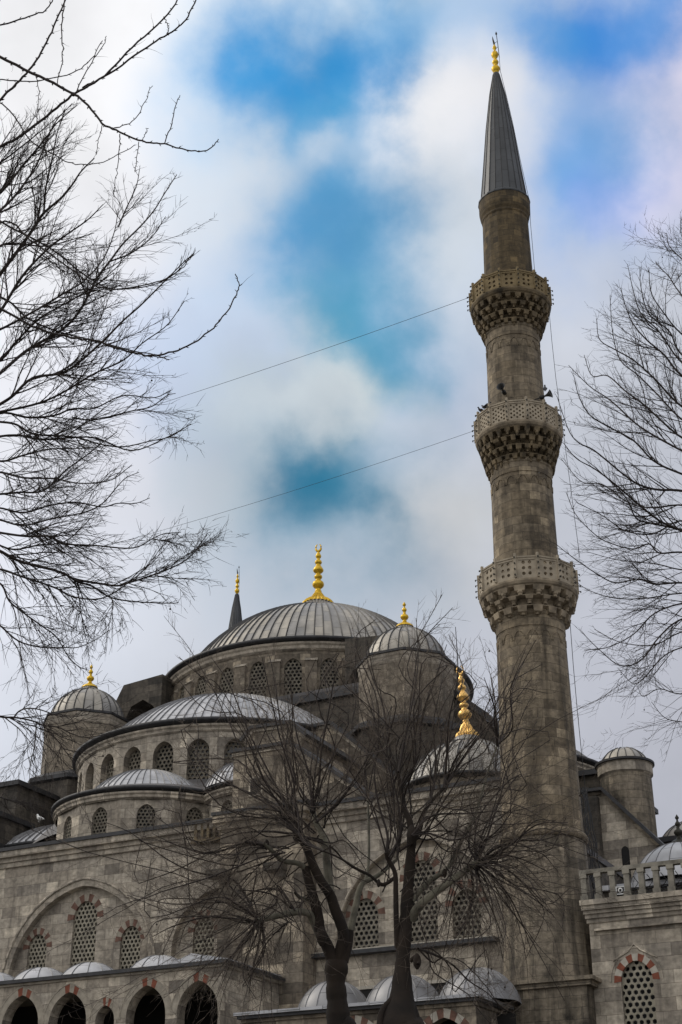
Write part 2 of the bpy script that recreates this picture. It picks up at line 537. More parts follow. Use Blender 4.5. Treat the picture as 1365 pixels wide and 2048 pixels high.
# ------------------------------------------------------------------ shared pieces
def arch(cx, z0, w, h, n=7, k=1.22):
    """pointed arch outline, counter-clockwise from the lower left"""
    a = w / 2; Rr = a * k; d = Rr - a
    hp = math.sqrt(Rr * Rr - d * d)
    zs = z0 + h - hp
    t1 = math.acos(d / Rr)
    pts = [(cx - a, z0), (cx + a, z0)]
    for i in range(n + 1):
        t = t1 * i / n
        pts.append((cx - d + Rr * math.cos(t), zs + Rr * math.sin(t)))
    for i in range(n - 1, -1, -1):
        t = t1 * i / n
        pts.append((cx + d - Rr * math.cos(t), zs + Rr * math.sin(t)))
    return pts


def inside(poly, x, z):
    c = False
    for (x0, z0), (x1, z1) in zip(poly, poly[1:] + poly[:1]):
        if (z0 > z) != (z1 > z) and x < (x1 - x0) * (z - z0) / (z1 - z0) + x0: c = not c
    return c


def window_mesh(w, h, pitch, plate=.12, back=.3, vouss=0, detail=True, pane='glass', red='red', white='buff', lat='lattice'):
    """pierced stone grille with hexagonal holes, panes behind, optional red and white arch stones.
    local frame: x along the wall, y inwards, z up from the sill; y = 0 is the wall face"""
    b = MB()
    o = arch(0, 0, w, h)
    e = .04
    big = [(x * (1 + e), z * (1 + e * .6) - .02) for x, z in o]
    r = pitch * .5773; ri = r * .66
    row = 0; z = 0.0
    while z < h + pitch:
        x = -w / 2 - pitch + (pitch / 2 if row % 2 else 0)
        while x < w / 2 + pitch:
            if inside(big, x, z) or any(inside(big, x + r * .8 * math.cos(t), z + r * .8 * math.sin(t)) for t in (0, 1.57, 3.14, 4.71)):
                O_, I_ = [], []
                for q in range(6):
                    a = PI / 6 + q * PI / 3
                    O_.append((x + r * math.cos(a), plate, z + r * math.sin(a)))
                    I_.append((x + ri * math.cos(a + .0), plate, z + ri * math.sin(a)))
                full = inside(o, x, z)
                if full:
                    for q in range(6):
                        q2 = (q + 1) % 6
                        b.face([O_[q], O_[q2], I_[q2], I_[q]], 0)
                        if detail:
                            b.face([I_[q], I_[q2], (I_[q2][0], plate + .09, I_[q2][2]), (I_[q][0], plate + .09, I_[q][2])], 0)
                else:
                    b.face(O_, 0)
            x += pitch
        z += pitch * .866; row += 1
    b.face([(-w / 2 - .1, back, -.1), (w / 2 + .1, back, -.1), (w / 2 + .1, back, h + .1), (-w / 2 - .1, back, h + .1)], 1)
    if vouss:
        # arch stones standing 12 mm proud of the wall
        pts = o[2:]
        t = vouss
        cz = h - w * .55
        L = [0]
        for p, q in zip(pts, pts[1:]): L.append(L[-1] + math.hypot(q[0] - p[0], q[1] - p[1]))
        def along(sv):
            for i in range(len(pts) - 1):
                if L[i + 1] >= sv - 1e-9:
                    f = (sv - L[i]) / (L[i + 1] - L[i] + 1e-9)
                    return (pts[i][0] + f * (pts[i + 1][0] - pts[i][0]), pts[i][1] + f * (pts[i + 1][1] - pts[i][1]))
            return pts[-1]
        nv = 11
        for i in range(nv):
            a0, a1 = L[-1] * i / nv, L[-1] * (i + 1) / nv
            P0, P1 = along(a0), along(a1)
            def out(p):
                d = Vector((p[0], p[1] - cz)); d.normalize(); return (p[0] + d.x * t, p[1] + d.y * t)
            Q0, Q1 = out(P0), out(P1)
            mi = 2 if i % 2 == 0 else 3
            y = -.012
            f4 = [P0, P1, Q1, Q0]
            b.face([(p[0], y, p[1]) for p in reversed(f4)], mi)
            for p, q in zip(f4, f4[1:] + f4[:1]):
                b.face([(p[0], y, p[1]), (q[0], y, q[1]), (q[0], .1, q[1]), (p[0], .1, p[1])], mi)
    me_o = b.build('window', [M[lat], M[pane], M[red], M[white]])
    return me_o


class Win:
    """first call places the mesh itself, later ones place copies"""
    def __init__(s, *a, **k): s.o = window_mesh(*a, **k); s.used = False

    def put(s, parent, loc, ang):
        """ang 0: wall faces -y"""
        o = s.o
        if s.used:
            o = s.o.copy(); COL.objects.link(o)
        s.used = True
        o.parent = parent
        o.location = loc; o.rotation_euler = (0, 0, ang)
        return o


def cap_profile(r, rise, n=14, r_in=0.0, z=0.0):
    Rs = (r * r + rise * rise) / (2 * rise)
    a1 = math.asin(min(1, r / Rs)) if rise <= Rs else PI - math.asin(min(1, r / Rs))
    out = []
    for i in range(n + 1):
        a = a1 * (1 - i / n)
        rr = Rs * math.sin(a)
        out.append((max(rr, r_in), z + Rs * math.cos(a) - (Rs - rise)))
    return out


def dome(b, c, r, rise, z, nrib, a0=0.0, a1=2 * PI, m=0, mrib=1, ribw=.1, ribh=.07, per=2, nprof=14):
    prof = cap_profile(r, rise, nprof, .02, z)
    n = nrib * per
    b.lathe(prof, c, n, a0, a1, m, True, strips=nrib)
    full = abs(a1 - a0 - 2 * PI) < 1e-6
    for i in range(nrib if full else nrib + 1):
        a = a0 + (a1 - a0) * i / nrib
        dx, dy = math.sin(a), -math.cos(a)
        tx, ty = math.cos(a), math.sin(a)
        L_, R_, T_ = [], [], []
        for j, (rr, zz) in enumerate(prof[:-1]):
            if rr * 2 * PI / nrib < ribw * 1.3 and i % 2: break
            hw = min(ribw / 2, rr * PI / nrib * .6)
            px, py = c[0] + rr * dx, c[1] + rr * dy
            f = ribh
            L_.append((px - tx * hw, py - ty * hw, zz - .01)); R_.append((px + tx * hw, py + ty * hw, zz - .01))
            T_.append((px + dx * f * .8, py + dy * f * .8, zz + f * .8))
        k = len(L_)
        if k > 1:
            b.add(L_ + T_ + R_, [(j, j + 1, k + j + 1, k + j) for j in range(k - 1)] + [(k + j, k + j + 1, 2 * k + j + 1, 2 * k + j) for j in range(k - 1)], mrib)


def ring_drum(b, c, r, z0, z1, nb, a0, a1, win, depth=.4, m=0, blank=(), holes_on=None):
    """drum of flat bays between angles a0..a1, each with an arched opening; returns the window placings"""
    da = (a1 - a0) / nb
    put = []
    w, h, sill = win
    for i in range(nb):
        aL, aR = a0 + da * i, a0 + da * (i + 1)
        am = (aL + aR) / 2
        PL = Vector((c[0] + r * math.sin(aL), c[1] - r * math.cos(aL), 0))
        PR = Vector((c[0] + r * math.sin(aR), c[1] - r * math.cos(aR), 0))
        S = (PR - PL); ln = S.length; S.normalize()
        N = Vector((math.sin(am), -math.cos(am), 0))
        has = i not in blank
        o = arch(ln / 2, sill, w, h)
        b.panel(PL, S, N, [(0, z0), (ln, z0), (ln, z1), (0, z1)], [o] if has else [], depth, m)
        if has:
            mid = (PL + PR) / 2
            put.append(((mid.x, mid.y, sill), am))
    return put


def finial_mesh(kind, s, name='finial', mat=None, parent=None, loc=(0, 0, 0), crescent=True, flare=1.0):
    if kind == 'big':
        prof = [(1.07, 0), (1.02, .12), (.86, .3), (.62, .45), (.47, .56), (.33, .8), (.24, .98), (.22, 1.02), (.25, 1.05), (.19, 1.1), (.19, 1.27),
                (.3, 1.33), (.40, 1.46), (.42, 1.58), (.38, 1.72), (.28, 1.82), (.19, 1.84), (.185, 2.0), (.26, 2.06), (.29, 2.16), (.26, 2.26), (.17, 2.32), (.165, 2.45),
                (.27, 2.5), (.37, 2.62), (.375, 2.7), (.32, 2.82), (.2, 3.02), (.13, 3.14), (.22, 3.19), (.26, 3.3), (.22, 3.42), (.125, 3.45), (.12, 3.62), (.18, 3.68), (.21, 3.8), (.16, 3.92), (.08, 4.1), (.045, 4.2)]
        flute = 24
    elif kind == 'small':
        prof = [(.56, 0), (.52, .1), (.36, .22), (.18, .32), (.11, .44), (.11, .5), (.2, .56), (.26, .68), (.22, .8), (.1, .88), (.08, 1.05), (.13, 1.1), (.15, 1.18), (.11, 1.26),
                (.06, 1.32), (.05, 1.42), (.1, 1.47), (.11, 1.54), (.06, 1.62), (.02, 1.7)]
        flute = 0
    else:   # minaret top
        prof = [(.115, 0), (.10, .15), (.17, .27), (.24, .43), (.2, .56), (.1, .68), (.09, .74), (.15, .82), (.18, .93), (.14, 1.04), (.08, 1.14), (.08, 1.2),
                (.15, 1.3), (.205, 1.46), (.16, 1.62), (.07, 1.74), (.06, 1.84), (.1, 1.92), (.11, 2.0), (.07, 2.1), (.04, 2.2)]
        flute = 0
    prof = [(r * s * (flare + (1 - flare) * min(1, z / .95)), z * s) for r, z in prof]
    b = MB()
    rf = None
    if flute:
        rf = lambda i, a, z: 1 + (.10 * math.cos(a * flute) if z < .9 * s else 0)
    b.lathe(prof, (0, 0), 96 if flute else 24, rf=rf)
    zt = prof[-1][1]
    if crescent:
        cr = .23 * s if kind != 'small' else .1 * s
        pts, rad = [], []
        for i in range(17):
            t = R(-250 + 320 * i / 16)      # open ring, horns nearly meeting at the top
            pts.append((cr * .85 * math.cos(t), .12 * cr * math.cos(t), zt + cr * 1.15 + cr * 1.25 * math.sin(t)))
            q = abs(i - 8) / 8
            rad.append(.085 * s * (1 - q) ** .7 * (cr / (.23 * s)) + .018 * s)
        b.tube(pts, rad, 6)
    o = b.build(name, mat or M['gold'], parent)
    o.location = loc
    return o


# ------------------------------------------------------------------ the mosque
mosque = thing('mosque', 'large grey stone mosque with stacked lead domes behind two bare trees', 'mosque', (CX, CY, 0), -TH)

# main dome
b = MB(); dome(b, (.1, -.1), 9.37, 5.74, 36.66, 96, m=0, mrib=1, ribw=.1, ribh=.08)
b.lathe([(10.35, 36.7), (9.3, 36.72)], (0, 0), 112, m=0)
b.lathe([(1.25, 42.0), (1.1, 42.4), (1.0, 43.3)], (0, 0), 32, m=0)
b.lathe([(10.15, 36.4), (10.48, 36.48), (10.55, 36.52), (10.55, 36.66), (10.3, 36.7)], (0, 0), 112, m=2)
md = b.build('main_dome', [M['lead'], M['rib'], M['lead_edge']], mosque)
finial_mesh('big', .99, parent=md, loc=(0, 0, 43.25))

# drum of the main dome
b = MB()
NB = 28
put = ring_drum(b, (0, 0), 10.05, 31.4, 36.42, NB, R(-180), R(180), (1.12, 2.65, 32.75), .45, blank=tuple(range(0, 6)) + tuple(range(23, 28)))
b.lathe([(10.05, 35.85), (10.2, 35.95), (10.2, 36.15), (10.3, 36.25), (10.3, 36.38), (10.05, 36.44)], (0, 0), 112, m=1, smooth=False)
for i in range(NB):
    a = R(-180) + 2 * PI * i / NB
    d = Vector((math.sin(a), -math.cos(a), 0)); t = Vector((math.cos(a), math.sin(a), 0))
    b.obox(d * 9.8 - t * .36 + Vector((0, 0, 31.4)), t * .72, d * .42, (0, 0, 3.75), 0)
    # weathered top of each pilaster
    p = d * 9.8
    v = [p - t * .40 + Vector((0, 0, 35.15)), p + t * .40 + Vector((0, 0, 35.15)), p + t * .40 + d * .48 + Vector((0, 0, 35.15)), p - t * .40 + d * .48 + Vector((0, 0, 35.15)),
         p - t * .40 + Vector((0, 0, 35.6)), p + t * .40 + Vector((0, 0, 35.6))]
    b.add(v, [(0, 1, 2, 3), (3, 2, 5, 4), (0, 3, 4), (1, 5, 2)], 1)
drum = b.build('dome_drum', [M['stone'], M['stone_pale']], mosque)
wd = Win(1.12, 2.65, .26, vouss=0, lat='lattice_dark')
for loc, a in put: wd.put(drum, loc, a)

# flying buttresses at the corners of the drum
def flying(sx):
    b = MB()
    prof = [(-10.7, 34.0), (-10.5, 35.0), (-10.1, 35.05), (-9.6, 36.0), (-6.6, 36.25), (-6.6, 33.2), (-7.2, 34.2), (-8.0, 34.75), (-8.9, 34.4), (-9.4, 33.4), (-9.5, 32.0), (-10.9, 32.0)]
    prof = [(sx * -x, z) for x, z in prof]
    if sx > 0: prof = prof[::-1]
    b.prism(prof, -8.9, -7.2, 0)
    return b.build('flying_buttress', M['stone_dark'], mosque)
flying(-1); flying(1)

# square base that carries the drum
b = MB()
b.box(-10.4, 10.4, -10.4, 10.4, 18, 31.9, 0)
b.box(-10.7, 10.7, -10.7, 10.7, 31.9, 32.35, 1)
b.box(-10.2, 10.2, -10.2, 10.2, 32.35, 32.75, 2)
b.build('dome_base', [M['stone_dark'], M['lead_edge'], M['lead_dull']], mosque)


# octagonal weight towers
def tower(x, y):
    b = MB()
    oc = lambda r, z: (r / math.cos(PI / 8), z)
    b.lathe([oc(2.5, 20), oc(2.5, 32.3)], (0, 0), 8, R(22.5), R(382.5), 0, False)
    b.lathe([oc(2.5, 32.3), oc(2.53, 32.38), oc(2.53, 32.6), oc(2.58, 32.7), oc(2.58, 32.86)], (0, 0), 8, R(22.5), R(382.5), 1, False)
    b.lathe([oc(2.5, 32.86), oc(2.66, 32.88), oc(2.66, 33.02), oc(2.25, 33.12)], (0, 0), 8, R(22.5), R(382.5), 2, False)
    # plinth
    b.lathe([oc(3.15, 20), oc(3.15, 28.3)], (0, 0), 8, R(22.5), R(382.5), 3, False)
    b.lathe([oc(3.15, 28.3), oc(3.4, 28.4), oc(3.4, 28.65), oc(2.4, 29.2)], (0, 0), 8, R(22.5), R(382.5), 2, False)
    t = b.build('weight_tower', [M['stone'], M['stone_pale'], M['lead_edge'], M['stone_dark']], mosque)
    t.location = (x, y, 0)
    d = MB(); dome(d, (0, 0), 2.36, 2.12, 33.06, 24, ribw=.09, ribh=.06, per=2, nprof=10)
    d.lathe([(.6, 35.0), (.5, 35.2), (.48, 35.4)], (0, 0), 20)
    td = d.build('tower_dome', [M['lead'], M['rib']], t)
    finial_mesh('small', .95, parent=t, loc=(0, 0, 35.36), crescent=False)
    return t
t1 = tower(-10.85, -10.85)
t2 = tower(11.5, -10.85)

# a second flight of stone behind the right tower: the gable of the side arch
b = MB()
b.prism([(10.5, 28), (16.6, 28), (15.6, 29.6), (13.6, 31.3), (10.5, 31.3)], -9.4, -7.2, 0)
b.prism([(10.5, 31.3), (13.7, 31.3), (15.75, 29.55), (16.9, 28), (17.2, 28.05), (15.95, 29.8), (13.85, 31.6), (10.5, 31.6)], -9.7, -7.0, 1)
b.build('side_gable', [M['stone_dark'], M['lead_edge']], mosque)


# semi-domes with their windowed drums
def semi_dome(ang, windows=True):
    b = MB()
    rc = 9.35
    root_c = (0.0, -10.7)
    dome(b, (.34, -11.6), 7.86, 3.74, 28.5, 60, R(-115), R(115), ribw=.085, ribh=.06)
    b.lathe([(9.2, 28.54), (7.3, 28.58)], root_c, 64, R(-100), R(100), 0)
    b.lathe([(9.1, 28.24), (9.36, 28.33), (9.42, 28.37), (9.42, 28.5), (9.2, 28.54)], root_c, 64, R(-100), R(100), 2)
    sd_ = b.build('semi_dome', [M['lead_pale'], M['rib_pale'], M['lead_edge']], mosque)
    sd_.rotation_euler = (0, 0, ang)
    b = MB()
    put = ring_drum(b, root_c, 9.0, 23.6, 28.26, 14, R(-90), R(90), (1.22, 2.35, 25.1), .5)
    b.lathe([(9.0, 27.8), (9.1, 27.88), (9.1, 28.02), (9.2, 28.1), (9.2, 28.2), (9.0, 28.28)], root_c, 64, R(-95), R(95), 0, False)
    # lead apron below the windows
    b.lathe([(8.99, 25.15), (9.12, 25.12), (9.9, 24.5), (11.0, 23.4), (11.9, 22.4)], root_c, 64, R(-88), R(88), 2, strips=40)
    dr = b.build('semi_dome_drum', [M['stone_pale'], M['stone'], M['lead_dull']], mosque)
    dr.rotation_euler = (0, 0, ang)
    if windows:
        for loc, a in put: ws.put(dr, loc, a)
    return sd_, dr
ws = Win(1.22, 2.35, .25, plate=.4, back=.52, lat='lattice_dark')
front_semi, front_drum = semi_dome(0)
semi_dome(R(90), False)
semi_dome(R(-90), False)


def exedra(c, r, zr, rise, a0, a1, nb, cap=None, sill=None):
    b = MB()
    if cap:
        dome(b, cap[:2], cap[2], rise, zr + .1, 34, R(-120), R(120), ribw=.065, ribh=.045)
        b.lathe([(r - .1, zr + .13), (r - .8, zr + .42), (r * .6, zr + .95), (r * .38, zr + 1.5), (r * .25, zr + 1.95)], c, 48, a0, a1, 3, strips=40)
    else:
        dome(b, c, r * .99, rise, zr + .1, 26, a0, a1, ribw=.11, ribh=.075)
    b.lathe([(r - .25, zr - .12), (r - .05, zr - .05), (r + .0, zr - .02), (r + .0, zr + .1), (r - .1, zr + .13)], c, 48, a0, a1, 2)
    ex = b.build('exedra_dome', [M['lead_pale'], M['rib_pale'], M['lead_edge'], M['lead_dull']], mosque)
    b = MB()
    put = ring_drum(b, c, r - .3, 20.3, zr - .1, nb, a0, a1, (.92, 1.72, sill), .3)
    b.lathe([(r - .3, zr - .52), (r - .2, zr - .44), (r - .2, zr - .32), (r - .12, zr - .25), (r - .12, zr - .16), (r - .3, zr - .1)], c, 48, a0, a1, 0, False)
    dr = b.build('exedra_drum', [M['stone_pale']], mosque)
    for loc, a in put: we.put(dr, loc, a)
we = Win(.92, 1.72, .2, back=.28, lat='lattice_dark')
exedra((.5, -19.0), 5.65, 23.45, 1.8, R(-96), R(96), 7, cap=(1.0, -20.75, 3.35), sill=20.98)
exedra((7.6, -18.9), 4.0, 23.42, 1.6, R(-60), R(100), 5, cap=(6.9, -20.5, 2.3), sill=20.98)
exedra((-7.6, -15.2), 4.9, 22.75, 1.9, R(-100), R(40), 5, sill=20.6)

# corner dome by the minaret, on a low drum whose windows look over the cornice
b = MB(); CC = (18.45, -19.0)
dome(b, CC, 3.2, 2.42, 22.5, 32, ribw=.09, ribh=.06)
b.lathe([(.7, 24.9), (.62, 25.15)], CC, 24)
b.lathe([(3.05, 22.3), (3.26, 22.36), (3.34, 22.4), (3.34, 22.52), (3.1, 22.55)], CC, 48, m=2)
cdm = b.build('corner_dome', [M['lead'], M['rib'], M['lead_edge']], mosque)
fo = finial_mesh('big', .82, mat=M['gold_warm'], parent=cdm, loc=(CC[0], CC[1], 25.1), flare=.6); fo.rotation_euler = (0, -.07, 0)
b = MB()
put = ring_drum(b, CC, 3.12, 18.5, 22.34, 10, R(-180), R(180), (.8, 1.9, 19.75), .25, blank=(0, 1, 8, 9))
cdd = b.build('corner_dome_drum', [M['stone']], mosque)
wc = Win(.8, 1.9, .2, vouss=.27)
for loc, a in put: wc.put(cdd, loc, a)

# hall body and roof
b = MB()
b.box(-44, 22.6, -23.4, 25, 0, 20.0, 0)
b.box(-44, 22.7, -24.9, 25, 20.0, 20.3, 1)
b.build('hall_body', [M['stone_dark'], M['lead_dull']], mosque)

# ---- facade with two pointed blind arches, three windows under each
b = MB()
FW = -25.0
AR1 = arch(.4, 12.6, 8.3, 6.0, 12, 1.12)
AR3 = arch(18.25, 14.25, 8.0, 4.55, 12, 1.12)
AR2 = arch(8.15, 12.6, 4.9, 5.1, 12, 1.12)
b.panel((0, FW, 0), (1, 0, 0), (0, -1, 0), [(-44, 0), (24, 0), (24, 20.3), (-44, 20.3)], [AR1, AR2, AR3], .38, 0)
def backwall(x0, x1, z0, z1, holes):
    b.panel((0, FW + .38, 0), (1, 0, 0), (0, -1, 0), [(x0, z0), (x1, z0), (x1, z1), (x0, z1)], holes, .32, 0)
big1 = arch(.4, 14.55, 1.42, 3.4); sm1 = arch(-2.35, 14.5, 1.12, 2.1); sm2 = arch(3.13, 14.4, 1.15, 2.1)
backwall(-4.2, 5.0, 12.3, 18.9, [big1, sm1, sm2])
backwall(5.4, 10.8, 12.3, 18.0, [arch(7.2, 14.4, 1.15, 2.15)])
backwall(14.0, 22.6, 14.0, 19.0, [arch(18.3, 14.35, 1.42, 3.6), arch(15.55, 14.4, 1.25, 2.2), arch(20.35, 14.4, 1.3, 2.05)])
# rounded hood mould round the large arch
def hood(A, dz=0, r=.13):
    pts = [(x, FW - .02, z) for x, z in A[2:]]
    b.tube(pts, r, 6, 1)
hood(arch(.4, 12.6, 9.0, 6.35, 16, 1.12), r=.07)
hood(AR3, r=.06)
# cornice
for u0, u1 in ((-44, 8.5), (13.2, 24.0)):
    b.box(u0, u1, FW - .12, FW + .1, 19.95, 20.2, 1)
    b.box(u0, u1, FW - .22, FW + .1, 20.2, 20.42, 1)
    b.box(u0, u1, FW - .42, FW + .1, 20.42, 20.72, 1)
    b.box(u0, u1, FW - .52, FW + .3, 20.72, 20.9, 2)
fac = b.build('facade_wall', [M['stone_pale'], M['stone_pale'], M['lead_edge']], mosque)
wA = Win(1.42, 3.4, .235, back=.4, vouss=.36)
wB = Win(1.12, 2.1, .225, back=.4, vouss=.32)
wA.put(fac, (.4, FW + .38, 14.55), 0)
wB.put(fac, (-2.35, FW + .38, 14.5), 0)
wB.put(fac, (3.13, FW + .38, 14.4), 0)
wB.put(fac, (7.2, FW + .38, 14.45), 0)
w3 = Win(1.42, 3.6, .245, back=.4, vouss=.36, lat='lattice_mid')
w4 = Win(1.27, 2.15, .245, back=.4, vouss=.34, lat='lattice_mid')
w3.put(fac, (18.3, FW + .38, 14.35), 0)
w4.put(fac, (15.55, FW + .38, 14.4), 0)
w4.put(fac, (20.35, FW + .38, 14.4), 0)

# window ledge of the right bay, pale with droppings on top
b = MB()
b.box(13.3, 21.9, FW - .45, FW + .3, 14.0, 14.17, 0)
b.box(13.4, 21.8, FW - .42, FW + .3, 14.17, 14.22, 1)
b.build('ledge', [M['lead_edge'], M['white']], mosque)

# ---- pier buttress standing before the facade, with spouts and a short balustrade
b = MB()
BX0, BX1, BW = 8.9, 13.3, -26.2
b.box(BX0, BX1, BW, FW + .05, 0, 20.0, 0)
b.box(BX0 - .12, BX1 + .12, BW - .12, FW + .1, 20.0, 20.3, 0)
b.box(BX0 - .3, BX1 + .3, BW - .3, FW + .1, 20.3, 20.65, 0)
b.box(BX0 - .35, BX1 + .35, BW - .36, FW + .2, 20.65, 20.8, 1)
b.box(BX0 - .1, BX1 + .1, BW - .18, BW + .1, 11.3, 11.55, 0)
for x in (9.0, 12.0):
    b.obox((x - .5, BW - .55, 17.75), (.95, 0, 0), (0, .7, 0), (0, 0, .34), 2)
    b.obox((x + .1, BW - .3, 17.45), (.3, 0, 0), (0, .4, 0), (0, 0, .32), 2)
b.build('pier_buttress', [M['stone'], M['lead_edge'], M['stone_dark']], mosque)
b = MB()
for i in range(6):
    x = 6.95 + i * .34
    b.box(x, x + .14, FW - .42, FW - .28, 19.95, 20.75, 0)
b.box(6.8, 8.9, FW - .47, FW - .22, 20.75, 20.93, 0)
b.box(6.8, 8.9, FW - .47, FW - .05, 19.8, 19.97, 0)
b.build('short_balustrade', M['carved'], mosque)


# raking fins above: profile (u,z), front and back plane
def fin(name, prof, y0, y1, mat, opening=None):
    b = MB()
    x0, x1 = prof[0][0], prof[-1][0]
    poly = [(x0, 18.5)] + prof + [(x1, 18.5)]
    b.prism(poly, y0, y1, 0)
    for (xa, za), (xb, zb) in zip(prof, prof[1:]):
        d = Vector((xb - xa, 0, zb - za)); l = d.length; d /= l
        nrm = Vector((-d.z, 0, d.x))
        b.obox(Vector((xa, y0 - .1, za)) - d * .05 + nrm * .003, d * (l + .12), (0, y1 - y0 + .1, 0), nrm * .16, 2)
        b.obox(Vector((xa, y0 - .25, za)) - d * .12 + nrm * .163, d * (l + .26), (0, y1 - y0 + .3, 0), nrm * .16, 1)
    if opening:
        u, z, w, h = opening
        b.box(u - w / 2 - .1, u + w / 2 + .1, y0 - .06, y0 + .1, z - .1, z + h + .1, 2)
        b.box(u - w / 2, u + w / 2, y0 - .075, y0 + .1, z, z + h, 3)
    return b.build(name, [mat, M['lead_edge'], M['stone_pale'], M['dark']], mosque)
fin('raking_buttress', [(8.7, 23.9), (11.8, 23.9), (15.9, 20.8)], FW + .05, -21.5, M['stone'], (10.0, 21.9, .55, .75))
fin('raking_buttress', [(6.9, 28.3), (8.9, 28.3), (14.4, 23.3)], -15.2, -12.5, M['stone'])
fin('attic_block', [(7.3, 25.9), (7.7, 26.35), (9.85, 26.3), (10.6, 25.6)], -21.4, -15.3, M['stone'])
# shoulder between the fins and the tower
b = MB()
b.box(9.9, 15.2, -12.4, -7.6, 18.5, 28.1, 0)
b.box(9.7, 15.4, -12.6, -7.4, 28.1, 28.4, 1)
b.build('shoulder_block', [M['stone'], M['lead_edge']], mosque)
# stepped dark masses on the far left
b = MB()
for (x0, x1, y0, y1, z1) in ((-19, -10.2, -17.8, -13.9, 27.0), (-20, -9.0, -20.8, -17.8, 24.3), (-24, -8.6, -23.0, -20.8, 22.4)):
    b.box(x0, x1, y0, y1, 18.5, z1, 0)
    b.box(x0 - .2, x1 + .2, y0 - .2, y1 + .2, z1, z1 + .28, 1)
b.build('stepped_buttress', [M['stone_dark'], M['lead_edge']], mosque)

# ---- side gallery on the left: arches, slab and shallow lead domes
b = MB()
GW = -31.0
hol = []
spec = []
for cx, w, zt in ((11.05, 1.95, 12.38), (8.55, 1.95, 12.38), (6.52, .95, 11.72), (4.6, 1.95, 12.4), (2.1, 1.95, 12.45), (-.4, 1.95, 12.4), (-2.9, 1.95, 12.4), (-5.4, 1.95, 12.4)):
    hol.append(arch(cx, 8.2, w, zt - 8.2, 8, 1.3)); spec.append((cx, w, zt))
b.panel((0, GW, 0), (1, 0, 0), (0, -1, 0), [(-24, 0), (12.15, 0), (12.15, 12.85), (-24, 12.85)], hol, .6, 0)
b.face([(12.15, GW, 0), (12.15, FW, 0), (12.15, FW, 12.85), (12.15, GW, 12.85)], 0)
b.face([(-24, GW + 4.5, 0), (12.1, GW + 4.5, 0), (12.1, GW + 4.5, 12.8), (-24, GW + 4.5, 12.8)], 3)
b.box(-24, 12.3, GW - .08, FW + .1, 12.853, 12.95, 1)
b.box(-24, 12.45, GW - .22, FW + .1, 12.95, 13.1, 2)
# arch stones with faded red at the crown
for cx, w, zt in spec:
    A = arch(cx, 8.2, w, zt - 8.2, 8, 1.3)[2:]
    A2 = arch(cx, 8.2, w + .62, zt - 8.2 + .36, 8, 1.3)[2:]
    n = len(A) - 1
    for i in range(n):
        red = abs(i - n / 2 + .5) < 2.2 and i % 2 == 0
        y = GW - .014
        f4 = [A[i], A2[i], A2[i + 1], A[i + 1]]
        b.face([(p[0], y, p[1]) for p in f4], 4 if red else 1)
    b.tube([(x, GW - .0, z) for x, z in A2], .035, 5, 1)
gal = b.build('side_gallery', [M['stone_pale'], M['buff'], M['lead_edge'], M['dark'], M['red_clear']], mosque)
for cx in (8.0, 4.4, 1.75, -.9, -3.6):
    d = MB(); dome(d, (0, 0), 1.45, .8, 13.1, 12, m=0, mrib=1, ribw=.05, ribh=.03, per=3, nprof=8)
    o = d.build('gallery_dome', [M['lead_pale'], M['rib_pale']], mosque); o.location = (cx, -29.3, 0)
d = MB()
d.prism([(9.2, 13.1), (12.3, 13.1), (12.3, 13.2), (10.5, 13.55)], -30.8, -26.3, 0)
d.build('gallery_roof', [M['lead_pale']], mosque)

# ---- lower gallery right of the trees: three tall lead domes on a slab
b = MB()
b.panel((0, GW, 0), (1, 0, 0), (0, -1, 0), [(13.4, 0), (23.2, 0), (23.2, 10.55), (13.4, 10.55)], [arch(21.9, 6.5, 2.2, 3.7, 8, 1.25), arch(18.2, 6.5, 2.2, 3.7, 8, 1.25)], .5, 0)
b.face([(13.4, FW, 0), (13.4, GW, 0), (13.4, GW, 10.55), (13.4, FW, 10.55)], 0)
b.face([(23.2, GW, 0), (23.2, FW, 0), (23.2, FW, 10.55), (23.2, GW, 10.55)], 0)
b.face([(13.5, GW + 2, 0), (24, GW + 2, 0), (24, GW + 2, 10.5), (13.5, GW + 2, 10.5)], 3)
b.box(13.2, 23.3, GW - .1, FW + .1, 10.553, 10.68, 0)
b.box(13.1, 23.4, GW - .3, FW + .1, 10.68, 10.8, 1)
b.box(13.0, 23.5, GW - .42, FW + .1, 10.8, 10.92, 2)
# dark openings in the wall between the domes
for cx in (15.75, 19.55):
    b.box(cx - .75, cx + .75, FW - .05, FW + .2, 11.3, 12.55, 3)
    b.box(cx - .9, cx + .9, FW - .12, FW + .2, 12.55, 12.68, 4)
for cx in (21.9, 18.2):
    A = arch(cx, 6.5, 2.2, 3.7, 8, 1.25)[2:]; A2 = arch(cx, 6.5, 2.9, 4.05, 8, 1.25)[2:]
    for i in range(len(A) - 1):
        b.face([(p[0], GW - .014, p[1]) for p in (A[i], A2[i], A2[i + 1], A[i + 1])], 5 if i % 2 == 0 else 4)
b.build('lower_gallery', [M['stone'], M['lead_edge'], M['lead_pale'], M['dark'], M['white'], M['red']], mosque)
for cx, r in ((16.2, 1.52), (19.3, 1.58), (22.5, 1.6)):
    d = MB(); dome(d, (0, 0), r, 1.35, 10.92, 16, m=0, mrib=1, ribw=.045, ribh=.028, per=3, nprof=10)
    o = d.build('gallery_dome', [M['lead_dim'], M['rib_pale']], mosque); o.location = (cx, -28.9, 0)

